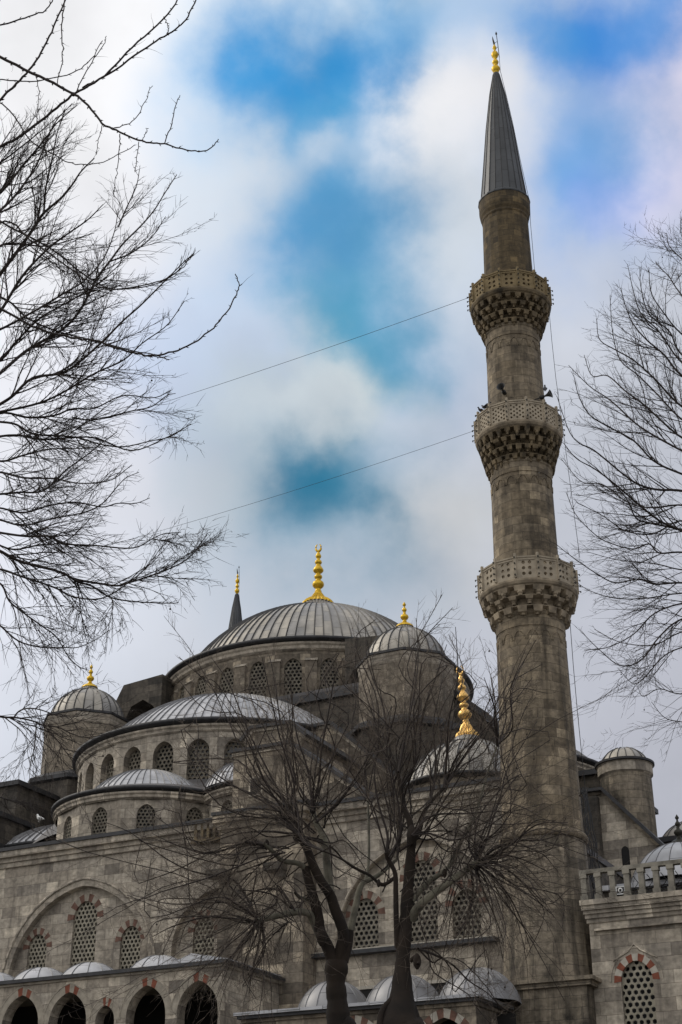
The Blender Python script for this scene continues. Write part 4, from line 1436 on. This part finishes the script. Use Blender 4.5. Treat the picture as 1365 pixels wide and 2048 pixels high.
def plane_left():
    b0 = at(700, 2300, 30.5); base = (b0.x, 30.5, 0)
    T = Tree('plane_tree', 'bare plane tree with forked dark trunk, left of the pair before the mosque', 11, base)
    Y = 30.5
    foot = at(695, 2100, Y)
    tr = [Vector(base), Vector((base[0] - .02, Y, 2.5)), foot] + [at(x, y, Y) for x, y in z4((520, 1247), (512, 1150), (505, 1060), (510, 960))]
    P = resample(tr, 40)
    wid = np.interp(np.linspace(0, 1, 40), [0, .5, .67, .83, .94, 1], [.34, .25, .215, .195, .24, .22])
    wid = wid + .010 * np.sin(np.arange(40) * .9) + .005 * np.sin(np.arange(40) * 2.3)
    T.wood.append((P, wid))
    # fork
    T.wood.append(limb(z4((500, 985), (470, 900), (435, 830), (425, 760), (400, 660), (380, 590), (365, 530)), Y, Y - .3, 62, 38))
    T.wood.append(limb(z4((515, 975), (530, 900), (540, 830), (500, 720), (480, 660), (440, 600), (400, 520), (370, 440), (335, 390), (325, 365)), Y, Y - .5, 60, 32))
    T.pale.append(limb(z4((555, 880), (580, 780), (600, 690), (625, 610), (690, 575), (740, 535), (785, 495)), Y, Y + .6, 36, 15))
    T.wood.append(limb(z4((535, 960), (560, 880), (570, 820)), Y, Y, 60, 36))
    T.pale.append(limb(z4((480, 660), (465, 520), (450, 400), (415, 330), (400, 270)), Y, Y + .5, 42, 22))
    T.pale.append(limb(z4((370, 540), (330, 515), (265, 505), (235, 480), (205, 450), (180, 425)), Y - .3, Y - .9, 27, 15))
    T.pale.append(limb(z4((430, 840), (395, 760), (370, 740), (320, 738), (250, 752), (170, 772), (150, 780)), Y, Y - 1.2, 38, 24))
    T.pale.append(limb(z4((400, 690), (345, 672), (320, 650)), Y, Y - .5, 22, 14))
    T.pale.append(limb(z4((640, 600), (655, 500), (655, 350), (650, 200)), Y + .3, Y + 1.2, 15, 10))
    # pollard knobs
    for x, y, r in ((330, 380, .2), (155, 778, .16), (400, 265, .13), (190, 430, .11), (440, 845, .2)):
        p = np.array(at(x / 2.275 + 450, y / 2.275 + 1500, Y - .4))
        T.wood.append((np.array([p - [0, 0, r], p - [0, 0, r * .5], p, p + [0, 0, r * .5], p + [0, 0, r * .9]]), .55 * r * np.array([.3, .85, 1, .8, .3])))
    h = lambda x, y, yy: np.array(at(x / 2.275 + 450, y / 2.275 + 1500, yy))
    # traced main shoots
    tr2 = [((330, 380), (270, 340), (180, 300), (60, 280), (-80, 250)), ((330, 380), (260, 290), (150, 220), (20, 150), (-100, 60), (-200, -60)),
           ((325, 365), (280, 250), (200, 100), (110, -80), (20, -300), (-60, -420)), ((330, 370), (320, 250), (310, 130), (250, -60), (200, -280), (170, -420)),
           ((400, 265), (340, 170), (290, 30), (250, -150), (230, -330)), ((400, 270), (430, 130), (440, 0), (470, -160), (500, -330), (540, -420)),
           ((400, 280), (380, 100), (330, -60), (300, -250)), ((415, 330), (520, 230), (600, 120), (690, -40), (760, -200)),
           ((330, 385), (200, 370), (60, 380), (-80, 420), (-200, 400)), ((185, 430), (90, 420), (-60, 470), (-200, 440), (-330, 380)),
           ((150, 775), (110, 690), (60, 610), (0, 575), (-120, 560), (-260, 500), (-420, 380), (-540, 330)), ((155, 770), (60, 700), (-90, 695), (-250, 700), (-420, 660)),
           ((320, 735), (250, 640), (140, 640), (60, 700), (-40, 760)), ((160, 785), (60, 770), (-80, 760), (-230, 800), (-330, 850)),
           ((340, 390), (480, 440), (560, 520), (680, 590)), ((650, 210), (640, 60), (680, -150), (640, -330)), ((785, 495), (800, 330), (820, 200), (860, 60), (840, -150)),
           ((150, 785), (90, 860), (20, 960), (-60, 1080)), ((170, 785), (150, 900), (120, 1030), (110, 1120))]
    for t in tr2:
        for q in range(3 + (T.rng.random() < .5)):
            tq = [(x + (q > 0) * T.rng.normal(0, 22) * i, y + (q > 0) * T.rng.normal(0, 22) * i) for i, (x, y) in enumerate(t)]
            l = limb(z4(*tq), Y - .5 + T.rng.uniform(-.5, .5), Y + T.rng.uniform(-2.2, 2.0), 13 - 4.5 * (q > 0), 3.0, n=16)
            T.twigs.append(l); T.twig_along(l[0], l[1], .22, (.5, 1.8), .0058, up=.25, sub=3, wob=.22, subL=(.35, .7))
    fan(T, h(330, 390, Y - .4), (-1, .3), 9, .8, (3.0, 5.0), .013, -.1)
    fan(T, h(180, 430, Y - .8), (-1, .0), 6, .8, (2.4, 4.2), .010, -.4)
    fan(T, h(150, 775, Y - 1.1), (-1, -.35), 8, .8, (2.2, 4.0), .0095, -.6)
    fan(T, h(330, 375, Y - .4), (-.35, 1), 15, 1.0, (2.2, 4.6), .022, .25)
    fan(T, h(400, 265, Y + .4), (.0, 1), 15, .8, (2.4, 5.0), .02, .3)
    fan(T, h(150, 775, Y - 1.1), (-1, .25), 9, .9, (1.6, 3.4), .014, -.4)
    fan(T, h(160, 785, Y - 1.1), (-.3, -1), 13, .9, (1.2, 2.6), .011, -1.3)
    fan(T, h(300, 740, Y - .9), (.1, -1), 8, .9, (1.2, 2.4), .010, -1.3)
    fan(T, h(185, 430, Y - .8), (-1, .3), 9, .7, (1.6, 3.4), .016, -.1)
    fan(T, h(320, 650, Y - .5), (-1, -.1), 7, .8, (1.2, 2.6), .012, -.9)
    fan(T, h(650, 230, Y + 1.0), (.05, 1), 7, .6, (1.8, 3.2), .014, .3)
    fan(T, h(785, 495, Y + .6), (.3, 1), 6, .7, (1.5, 3.0), .014, .3)
    T.build(M['bark'], seeds=20, crown='twig_brown')
plane_left()


def plane_right():
    Y = 29.0
    b0 = at(812, 2300, Y); base = (b0.x, Y, 0)
    T = Tree('plane_tree', 'bare plane tree with one straight dark trunk, right of the pair before the mosque', 12, base)
    tr = [Vector(base), Vector((base[0], Y, 2.5)), at(808, 2100, Y)] + [at(x, y, Y) for x, y in z4((800, 1247), (805, 1120), (808, 1000), (815, 880), (825, 760), (832, 650), (840, 560), (848, 450), (852, 380))]
    P = resample(tr, 60)
    wid = np.interp(np.linspace(0, 1, 60), [0, .27, .36, .455, .636, .82, 1], [.55, .42, .24, .15, .13, .105, .09])
    wid = wid + .008 * np.sin(np.arange(60) * .8) + .004 * np.sin(np.arange(60) * 2.1)
    T.wood.append((P, wid))
    # root-like side growths low down
    T.wood.append(limb(z4((700, 1300), (715, 1190), (760, 1130), (785, 1060), (790, 960)), Y - .2, Y, 34, 14))
    T.wood.append(limb(z4((880, 1290), (870, 1200), (840, 1130), (830, 1050)), Y - .2, Y, 30, 14))
    T.wood.append(limb(z4((785, 900), (780, 760), (778, 640), (775, 560), (745, 500), (735, 470)), Y, Y - .4, 28, 18))
    T.pale.append(limb(z4((850, 770), (870, 730), (905, 690), (980, 632), (1080, 560), (1140, 518), (1160, 510)), Y, Y - .8, 46, 25))
    T.pale.append(limb(z4((848, 690), (875, 655), (930, 600), (985, 560), (1000, 545)), Y, Y + .3, 32, 17))
    T.pale.append(limb(z4((985, 570), (1040, 500), (1080, 410), (1130, 320), (1160, 230), (1200, 90), (1240, -20)), Y + .2, Y + .9, 20, 8))
    T.pale.append(limb(z4((1010, 545), (1060, 440), (1110, 350), (1150, 270)), Y + .1, Y + .6, 15, 8))
    T.wood.append(limb(z4((775, 580), (730, 610), (700, 605), (660, 570), (600, 540), (520, 490), (450, 460)), Y, Y - .6, 19, 7))
    T.wood.append(limb(z4((852, 400), (840, 320), (815, 260), (800, 170), (785, 90)), Y, Y + .2, 34, 16))
    T.wood.append(limb(z4((860, 410), (890, 350), (900, 300), (935, 240), (1000, 170)), Y, Y + .5, 26, 14))
    T.wood.append(limb(z4((845, 960), (870, 940), (885, 955), (880, 975)), Y - .2, Y - .4, 22, 14))
    for x, y, r in ((852, 385, .2), (1150, 512, .15), (742, 480, .12), (875, 960, .15), (700, 605, .08), (1000, 560, .09)):
        p = np.array(at(x / 2.275 + 450, y / 2.275 + 1500, Y - .3))
        T.wood.append((np.array([p - [0, 0, r], p - [0, 0, r * .5], p, p + [0, 0, r * .5], p + [0, 0, r * .9]]), .55 * r * np.array([.3, .85, 1, .8, .3])))
    h = lambda x, y, yy: np.array(at(x / 2.275 + 450, y / 2.275 + 1500, yy))
    tr2 = [((735, 470), (740, 380), (700, 250), (680, 100), (700, -60), (640, -260), (600, -420)), ((745, 490), (800, 380), (790, 250), (760, 100), (740, -100), (700, -300)),
           ((785, 95), (740, -40), (720, -200), (650, -400), (640, -560)), ((790, 100), (820, -60), (860, -250), (880, -420), (870, -600)), ((800, 170), (880, 30), (900, -150), (960, -330), (1010, -480)),
           ((1000, 170), (1070, 60), (1160, -60), (1300, -200), (1400, -330)), ((1000, 175), (1010, 30), (1020, -140), (1060, -330), (1050, -560)), ((935, 240), (960, 60), (950, -120), (990, -320)),
           ((1145, 510), (1180, 440), (1215, 330), (1255, 210), (1280, 100), (1340, 0), (1420, -130)), ((1150, 512), (1110, 430), (1130, 330), (1180, 200), (1260, 100)),
           ((1160, 510), (1230, 450), (1340, 415), (1440, 410), (1540, 380)), ((1160, 512), (1260, 480), (1360, 500), (1480, 560)), ((1160, 515), (1240, 520), (1330, 580), (1420, 680), (1500, 760)),
           ((1150, 520), (1210, 570), (1290, 660), (1350, 780), (1390, 900)), ((1140, 525), (1170, 620), (1230, 760), (1270, 880)), ((1120, 545), (1130, 640), (1100, 760), (1080, 900)),
           ((880, 905), (950, 930), (1040, 980), (1110, 1050), (1200, 1110), (1280, 1200)), ((1240, -20), (1300, -120), (1310, -280), (1370, -420)), ((1240, -20), (1230, -180), (1180, -330)),
           ((852, 390), (940, 300), (1100, 290), (1250, 280), (1400, 300)), ((850, 390), (930, 380), (1040, 410), (1180, 360), (1330, 250)), ((450, 460), (370, 420), (280, 330), (150, 260)),
           ((1180, 505), (1290, 440), (1420, 340), (1560, 330))]
    for t in tr2:
        for q in range(3 + (T.rng.random() < .5)):
            tq = [(x + (q > 0) * T.rng.normal(0, 22) * i, y + (q > 0) * T.rng.normal(0, 22) * i) for i, (x, y) in enumerate(t)]
            l = limb(z4(*tq), Y - .3 + T.rng.uniform(-.4, .4), Y + T.rng.uniform(-2.2, 2.2), 13 - 4.5 * (q > 0), 3.0, n=16)
            T.twigs.append(l); T.twig_along(l[0], l[1], .22, (.5, 1.8), .0058, up=.25, sub=3, wob=.22, subL=(.35, .7))
    fan(T, h(1155, 512, Y - .8), (1, -.25), 8, .8, (2.2, 4.0), .0095, -.5)
    fan(T, h(1155, 512, Y - .8), (1, .5), 6, .8, (2.2, 4.2), .011, .0)
    fan(T, h(900, 330, Y + .3), (1, .35), 5, .8, (2.6, 4.6), .011, .0)
    fan(T, h(852, 370, Y), (.1, 1), 13, 1.1, (2.2, 4.4), .02, .35)
    fan(T, h(785, 90, Y + .2), (0, 1), 11, .8, (1.8, 3.4), .016, .35)
    fan(T, h(1000, 170, Y + .5), (.3, 1), 11, .8, (1.8, 3.4), .016, .35)
    fan(T, h(740, 480, Y - .4), (-.3, 1), 9, .9, (2.0, 4.0), .016, .2)
    fan(T, h(1155, 512, Y - .8), (1, .2), 8, .8, (1.6, 3.2), .013, -.4)
    fan(T, h(1150, 520, Y - .8), (.5, -1), 12, .9, (1.3, 3.0), .0085, -1.1)
    fan(T, h(1030, 590, Y - .5), (.1, -1), 14, .8, (1.2, 2.6), .010, -1.3)
    fan(T, h(920, 690, Y - .3), (.2, -1), 8, .8, (.9, 1.9), .009, -1.2)
    fan(T, h(1240, -20, Y + .9), (.1, 1), 8, .6, (1.4, 2.6), .012, .3)
    T.build(M['bark'], seeds=20, crown='twig_brown')
plane_right()

zl = lambda *p: [(x / 2.275, y / 2.275) for x, y in p]
z5 = lambda *p: [(x / 2.73, y / 2.73 + 820) for x, y in p]
zb = lambda *p: [(x / 4.266, y / 4.266 + 1360) for x, y in p]


def side_tree(name, label, seed, base, Y, traced, wpx, twig, spread=1.5, seeds=30, entry=None, trunk_r=.4, n_mid=2.4, midL=.7):
    T = Tree(name, label, seed, base)
    rng = T.rng
    bx, by, _ = base
    top = entry
    tr = [Vector((bx, by, 0)), Vector((bx + .1, by, top * .35)), Vector((bx - .1, by + .1, top * .7)), Vector((bx, by, top))]
    P = resample(tr, 24)
    T.wood.append((P, np.linspace(trunk_r, trunk_r * .45, 24)))
    for item in traced:
        pts, w0, w1 = item[:3]
        up = item[3] if len(item) > 3 else .3
        Y0 = Y + rng.uniform(-1, 1) * .5 * spread
        l = limb(pts, Y0, Y + rng.uniform(-1, 1) * spread, w0, w1, n=max(12, len(pts) * 4))
        (T.twigs if w0 < 9 else T.wood).append(l)
        T.twig_along(l[0], l[1], up=up, **twig)
        segl = np.linalg.norm(np.diff(l[0], axis=0), axis=1).sum()
        for _ in range(int(segl * n_mid + .5)):
            q = rng.integers(len(l[0]) // 6, max(len(l[0]) // 6 + 1, len(l[0]) // 2))
            t = l[0][min(q + 1, len(l[0]) - 1)] - l[0][q - 1]; t /= np.linalg.norm(t)
            side = np.cross(t, np.array([0, rng.choice([-1., 1.]), rng.uniform(-.3, .3)])); side /= np.linalg.norm(side)
            a = rng.uniform(.3, .7)
            sh = T.shoot(l[0][q], t * math.cos(a) + side * math.sin(a), rng.uniform(.9, 2.3) * midL, l[1][q] * .55, 10, up * .8, .2, .3)
            T.twigs.append(sh)
            T.twig_along(sh[0], sh[1], up=up, **twig)
        # join limb to the trunk beyond the frame
        p0 = np.array(l[0][0])
        if item[4] if len(item) > 4 else True:
            t0 = np.array([bx, by, min(top, max(top * .35, p0[2] - 1.2))])
            mid = (p0 + t0) / 2 + np.array([0, 0, .2])
            J = resample([t0, mid, p0], 8)
            T.wood.append((J, np.linspace(max(.05, l[1][0] * 1.7), l[1][0], 8)))
    # the other half of the crown, outside the picture
    away = -1.0 if bx < 0 else 1.0
    for q in range(16):
        z0 = top * (.5 + .5 * q / 16)
        a = rng.uniform(-1.1, 1.1)
        d = np.array([away * math.cos(a), math.sin(a), rng.uniform(.3, 1.0)])
        sh = T.shoot([bx, by, z0], d, rng.uniform(3, 5.5), .07, 14, .4, .35, .2)
        T.wood.append(sh)
        T.twig_along(sh[0], sh[1], up=.3, **dict(twig, spacing=.3))
    T.build(M['bark'], seeds=seeds)
    return T


# far bare tree, crown entering from the left
YC = 24.0
LIMB_SCALE = .92
tc = [
    (zl((-120, 1420), (0, 1250), (90, 1130), (160, 1030), (200, 970), (280, 900), (330, 840), (370, 780), (430, 720)), 9, 2.5),
    (zl((200, 970), (210, 850), (240, 720), (262, 600), (300, 500)), 5, 1.6, .3, False),
    (zl((-120, 1560), (0, 1420), (100, 1260), (210, 1140), (300, 1070), (400, 1000), (470, 930)), 8, 2),
    (zl((-150, 1830), (0, 1700), (130, 1590), (270, 1510), (360, 1420), (440, 1270), (500, 1190), (560, 1110), (640, 1030), (700, 960), (750, 880), (805, 795)), 8, 1.8),
    (zl((500, 1190), (600, 1150), (690, 1080), (755, 985)), 4, 1.5, .2, False),
    (zl((540, 1030), (570, 960), (620, 850), (636, 770)), 4, 1.5, .3, False),
    (zl((-150, 1930), (0, 1840), (60, 1800), (150, 1720), (300, 1690), (450, 1570), (560, 1460), (640, 1390), (740, 1290), (830, 1200), (885, 1150)), 8, 1.8),
    (zl((-150, 1000), (0, 880), (100, 760), (200, 640), (260, 560), (350, 480)), 7, 1.6),
    (zl((-150, 1100), (0, 960), (70, 890), (150, 780), (190, 700), (250, 560), (330, 470)), 7, 1.6),
    (zl((-150, 820), (0, 740), (120, 650), (280, 520)), 6, 1.6),
    (zl((-150, 1240), (0, 1120), (90, 1110), (210, 1120), (330, 1090), (430, 1060)), 6, 1.6),
    (zl((-100, 940), (40, 1030), (140, 1080), (260, 1150), (370, 1240), (490, 1310), (600, 1312), (700, 1295), (790, 1250), (885, 1150)), 5, 1.7),
    (zl((-150, 1700), (0, 1640), (70, 1560), (180, 1450), (300, 1380), (420, 1310), (520, 1240)), 7, 1.6),
    (zl((-100, 1310), (40, 1370), (130, 1450), (270, 1510), (430, 1550), (620, 1600), (690, 1610), (770, 1638)), 5, 1.8),
    (zl((-150, 1900), (120, 1850), (260, 1800), (430, 1700), (560, 1640), (650, 1560), (760, 1480), (840, 1370)), 6, 1.6),
    (zl((-150, 1960), (0, 1880), (130, 1900), (250, 1890), (330, 1860), (430, 1858), (560, 1800), (700, 1810), (780, 1775)), 6, 1.6, .1),
    (zl((330, 1900), (430, 1910), (600, 1870), (690, 1850), (760, 1800), (800, 1790)), 4, 1.5, .1, False),
    (zl((-150, 2010), (60, 1980), (200, 2000), (420, 1990), (600, 2050), (760, 1990), (870, 1930)), 6, 1.6, .1),
    (zl((-150, 1560), (0, 1500), (150, 1420), (300, 1330), (380, 1280), (470, 1180), (520, 1060), (540, 950)), 6, 1.6),
    (z5((-150, 60), (0, 65), (90, 80), (180, 130), (300, 140), (420, 150), (560, 190), (680, 200), (820, 170), (930, 145), (1045, 75)), 6, 1.5, .0),
    (z5((930, 148), (970, 152), (1005, 158)), 2.4, 1.3, .0, False),
    (z5((-150, 230), (0, 280), (120, 250), (260, 215), (420, 210), (560, 200)), 6, 1.6, .0),
    (z5((-150, 340), (0, 340), (130, 370), (300, 375), (430, 400), (600, 385), (720, 300)), 6, 1.6, .0),
    (z5((-150, 470), (0, 460), (110, 450), (240, 440), (360, 330), (470, 250), (570, 170), (640, 120)), 6, 1.6, .1),
    (z5((-150, 520), (0, 535), (130, 560), (280, 520), (420, 505), (560, 530), (640, 510), (740, 510), (820, 480)), 5, 1.5, -.1),
    (z5((-150, 570), (0, 600), (130, 630), (300, 590), (460, 560), (560, 510), (640, 420), (690, 370), (760, 340)), 5, 1.5, 0),
    (z5((-150, 640), (0, 670), (150, 690), (280, 690), (340, 730), (520, 740), (680, 755), (760, 745), (830, 705), (900, 675), (990, 668)), 6, 1.5, -.2),
    (z5((830, 705), (900, 715), (1010, 738)), 2.5, 1.3, -.2, False),
    (z5((-150, 700), (0, 770), (120, 830), (330, 885), (430, 940), (500, 960), (610, 1025), (760, 1048), (930, 1055), (975, 1052)), 8, 1.6, -.2),
    (z5((400, 925), (560, 950), (640, 960), (700, 945), (840, 900), (930, 865), (1000, 830), (1060, 780), (1095, 730), (1132, 680)), 5.5, 1.5, -.1, False),
    (z5((1068, 765), (1110, 740), (1150, 716)), 2, 1.2, 0, False),
    (z5((840, 900), (900, 912), (1060, 928)), 2.5, 1.2, 0, False),
    (z5((-150, 860), (0, 870), (120, 910), (300, 970), (400, 1020), (550, 1030), (680, 960), (760, 880), (800, 870)), 6, 1.5, -.25),
    (z5((-150, 900), (0, 945), (50, 1040), (120, 1100), (230, 1180), (310, 1240), (370, 1340), (430, 1400), (490, 1422)), 5, 1.5, -.3),
    (z5((-100, 1100), (0, 1175), (100, 1260), (220, 1295), (350, 1297), (430, 1295), (530, 1250), (600, 1200)), 4.5, 1.3, -.2),
    (z5((605, 1025), (620, 1060), (600, 1160), (570, 1330)), 2.5, 1.1, -.8, False),
    (z5((390, 1020), (430, 1080), (470, 1190), (490, 1240)), 2.4, 1.1, -.6, False),
    (z5((-100, 690), (60, 760), (200, 740), (350, 720), (450, 640), (520, 560)), 5, 1.4, 0),
    (zb((-120, 290), (0, 312), (60, 320), (120, 320), (250, 342), (370, 390), (460, 480), (540, 580), (640, 720)), 6, 1.5, -.6),
    (zb((120, 320), (160, 270), (230, 243), (330, 250), (430, 282), (520, 310), (650, 312), (760, 290)), 4, 1.4, -.3, False),
    (zb((312, 370), (305, 500), (290, 600), (268, 680), (258, 780), (255, 870)), 3.2, 1.3, -.6, False),
    (zb((380, 390), (500, 405), (620, 462), (730, 490), (850, 475), (950, 440)), 3.4, 1.3, -.3, False),
    (zb((540, 585), (620, 605), (740, 630), (800, 625)), 2.5, 1.2, -.3, False),
    (zb((520, 570), (500, 650), (470, 760)), 2, 1, -.6, False),
    (zb((-100, 980), (0, 1000), (90, 1030), (180, 1040), (260, 1080)), 3, 1.2, -.3),
]
side_tree('plane_tree', 'dense bare tree whose twigs fill the left edge', 21, (-8.6, YC, 0), YC, tc, None,
          dict(spacing=.13, Lr=(.3, 1.1), r=.0072, sub=2, wob=.16, ang=(.25, .8), subL=(.3, .6)), spread=2.2, entry=11, seeds=20)
# nearer tree: a few long budded branches at the top left
YD = 13.0
LIMB_SCALE = .95
td = [
    ([(-160, 40), (-20, 105), (75, 150), (140, 185), (165, 200), (205, 245), (240, 265), (290, 283), (330, 288), (385, 303), (420, 298), (438, 278)], 7, 2),
    ([(-160, 400), (-20, 305), (45, 270), (110, 220), (150, 187), (205, 155), (265, 95), (330, 35), (372, -25)], 7, 3),
    ([(165, 176), (230, 140), (300, 90), (345, 62), (372, 38), (398, -12)], 4.5, 3, .3, False),
    ([(-140, 330), (0, 200), (50, 150), (80, 110), (110, 50), (138, -15)], 6, 3.2),
    ([(-140, 170), (0, 160), (70, 163), (150, 143), (185, 115), (205, 80)], 3, 1.8),
    ([(-140, 80), (0, 50), (50, 35), (90, 20), (112, -8)], 4, 2.5),
    ([(0, 0), (-30, 35)], 3, 2),
    ([(330, 286), (345, 245), (350, 215), (361, 190)], 2.6, 1.6, .2, False),
    ([(228, 256), (262, 246), (285, 215), (304, 172)], 2.4, 1.4, .2, False),
    ([(240, 268), (239, 300), (234, 345), (228, 388)], 2.4, 1.3, -.3, False),
    ([(205, 250), (196, 285), (193, 310)], 2, 1.2, -.3, False),
    ([(72, 150), (78, 185), (75, 225)], 2, 1.2, -.3, False),
    ([(278, 284), (274, 320), (270, 345)], 2, 1.2, -.3, False),
    ([(285, 280), (292, 265), (297, 255)], 1.8, 1.2, .1, False),
    ([(130, 0), (123, 60), (126, 110), (115, 170)], 3, 2, 0, False),
    ([(330, 35), (337, 55), (337, 70)], 2, 1.4, 0, False),
    ([(150, 190), (180, 130), (208, 90), (212, 72)], 2.5, 1.4, .2, False),
    ([(-140, 570), (-20, 608), (60, 650), (130, 672), (190, 682), (250, 700), (300, 712), (350, 703), (400, 678), (440, 642), (468, 598), (478, 572), (471, 547)], 6, 2.2),
    ([(290, 711), (320, 716), (338, 719)], 2.4, 1.4, 0, False),
    ([(-140, 560), (0, 445), (60, 480), (110, 515), (165, 555), (210, 578), (300, 568), (340, 552), (365, 535), (388, 508)], 4.5, 1.8),
    ([(-140, 180), (0, 205), (60, 280), (110, 310), (150, 328), (210, 322), (270, 290)], 3.4, 1.6, .1),
]
T = Tree('plane_tree', 'near tree with a few long budded branches across the upper left', 22, (-7.4, YD, 0))
P = resample([Vector((-7.4, YD, 0)), Vector((-7.3, YD, 3.5)), Vector((-7.5, YD, 7)), Vector((-7.3, YD, 10.5))], 24)
T.wood.append((P, np.linspace(.34, .15, 24)))
for it in td:
    pts, w0, w1 = it[:3]
    l = limb(pts, YD + T.rng.uniform(-.2, .2), YD + T.rng.uniform(-.5, .5), w0, w1, n=max(14, len(pts) * 5))
    kink = T.rng.normal(0, .005, l[0].shape); kink[0] = 0
    l = (l[0] + kink, l[1])
    T.twigs.append(l)
    # buds at the nodes
    seg = np.linalg.norm(np.diff(l[0], axis=0), axis=1); cum = np.concatenate([[0], np.cumsum(seg)])
    pos, side = .12, 1
    while pos < cum[-1]:
        i = max(0, min(np.searchsorted(cum, pos) - 1, len(seg) - 1))
        p = l[0][i] + (l[0][i + 1] - l[0][i]) * ((pos - cum[i]) / seg[i]); t = (l[0][i + 1] - l[0][i]) / seg[i]
        q = np.cross(t, [0, side, 0]) + T.rng.normal(0, .3, 3); q /= np.linalg.norm(q)
        rr = l[1][i]
        d = t * .75 + q * .6
        T.fine.append((np.array([p + q * rr * .5, p + q * rr + d * .012, p + q * rr + d * .034]), np.array([rr * .6, max(.0045, rr * .65), .001])))
        if T.rng.random() < .12:
            T.fine.append(T.shoot(p, d, T.rng.uniform(.06, .22), .0028, 4, .2, .3))
        pos += T.rng.uniform(.07, .13); side = -side
    if len(it) < 5:
        p0 = l[0][0]; t0 = np.array([-7.35, YD, min(10, max(4, p0[2] - 1))])
        J = resample([t0, (p0 + t0) / 2 + np.array([0, 0, .15]), p0], 8)
        T.wood.append((J, np.linspace(max(.05, l[1][0] * 2), l[1][0], 8)))
T.build(M['bark'])

# right tree
z8 = lambda *p: [(x / 1.932 + 1060, y / 1.932 + 420) for x, y in p]
YE = 36.0
LIMB_SCALE = .85
te = [
    (z8((760, 1080), (588, 1020), (480, 970), (400, 890), (290, 830), (230, 790), (190, 720), (170, 640)), 6, 1.5),
    (z8((760, 1120), (588, 1085), (490, 1080), (420, 1060), (360, 1020), (250, 930), (190, 900), (150, 850), (105, 720)), 7, 1.5),
    (z8((760, 1330), (588, 1240), (500, 1200), (400, 1120), (330, 1060), (250, 1000), (180, 960), (130, 900)), 7, 1.5),
    (z8((760, 1270), (588, 1235), (470, 1210), (410, 1190), (370, 1110), (270, 1010), (210, 960)), 6, 1.5),
    (z8((760, 1340), (588, 1322), (500, 1325), (460, 1290), (400, 1310), (320, 1290), (260, 1260), (180, 1180), (140, 1090)), 5, 1.4, .2),
    (z8((760, 1450), (588, 1440), (480, 1445), (420, 1425), (330, 1440), (250, 1400), (150, 1330), (100, 1290)), 5.5, 1.4, .1),
    (z8((760, 1500), (588, 1520), (480, 1560), (400, 1640), (300, 1690), (210, 1700)), 5, 1.4, -.1),
    (z8((760, 1540), (588, 1580), (500, 1650), (430, 1740), (350, 1760), (270, 1700), (190, 1620)), 5, 1.4, -.1),
    (z8((760, 1650), (588, 1690), (510, 1730), (450, 1800), (400, 1830), (340, 1770)), 4, 1.3, -.1),
    (z8((760, 1850), (588, 1870), (500, 1850), (440, 1880), (420, 1850)), 3.5, 1.2, 0),
    (z8((760, 2000), (588, 1978), (520, 1960), (470, 1900)), 3, 1.2, 0),
    (z8((760, 760), (588, 640), (520, 560), (450, 500), (400, 440), (370, 370), (352, 300)), 6, 1.4),
    (z8((760, 720), (588, 590), (500, 470), (430, 400), (400, 310), (378, 210)), 5, 1.4),
    (z8((760, 620), (588, 480), (520, 400), (470, 320), (460, 220)), 5, 1.4),
    (z8((760, 520), (588, 330), (540, 260), (500, 220), (486, 200)), 4, 1.3),
    (z8((760, 360), (588, 190), (540, 140), (530, 90)), 3.5, 1.2),
    (z8((760, 240), (600, 120), (582, 40)), 3, 1.2),
    (z8((760, 860), (588, 760), (480, 650), (400, 580), (330, 540), (270, 500), (258, 420)), 6, 1.4),
    (z8((760, 960), (588, 880), (450, 760), (370, 700), (300, 640), (240, 640), (210, 560)), 6, 1.4),
    (z8((760, 1010), (588, 930), (430, 840), (340, 760), (290, 720), (230, 680), (150, 600)), 6, 1.4),
    (z8((760, 930), (588, 810), (500, 720), (420, 640), (350, 580), (320, 470), (310, 330)), 5, 1.4),
    (z8((760, 700), (588, 560), (540, 470), (460, 400), (430, 300), (425, 220)), 5, 1.4),
    (z8((760, 1170), (588, 1140), (470, 1150), (380, 1130), (280, 1060), (200, 1050), (120, 960)), 5, 1.3),
    (z8((760, 1230), (588, 1200), (480, 1250), (370, 1240), (280, 1180), (180, 1130)), 5, 1.3, .1),
    (z8((760, 1400), (588, 1390), (500, 1370), (420, 1360), (330, 1350), (220, 1320)), 4, 1.2, .1),
    (z8((760, 1480), (588, 1480), (450, 1500), (330, 1500), (230, 1470), (170, 1430)), 4, 1.2, 0),
    (z8((760, 1600), (588, 1630), (480, 1680), (350, 1670), (250, 1620)), 4, 1.2, 0),
]
bE = at(1640, 1500, YE)
side_tree('plane_tree', 'fine twigged bare tree reaching in from the right edge', 23, (bE.x, YE, 0), YE, te, None,
          dict(spacing=.24, Lr=(.5, 1.7), r=.0078, sub=2, wob=.16, ang=(.25, .8), subL=(.3, .6)), spread=2.0, n_mid=1.3, midL=1.0, entry=17, seeds=14)
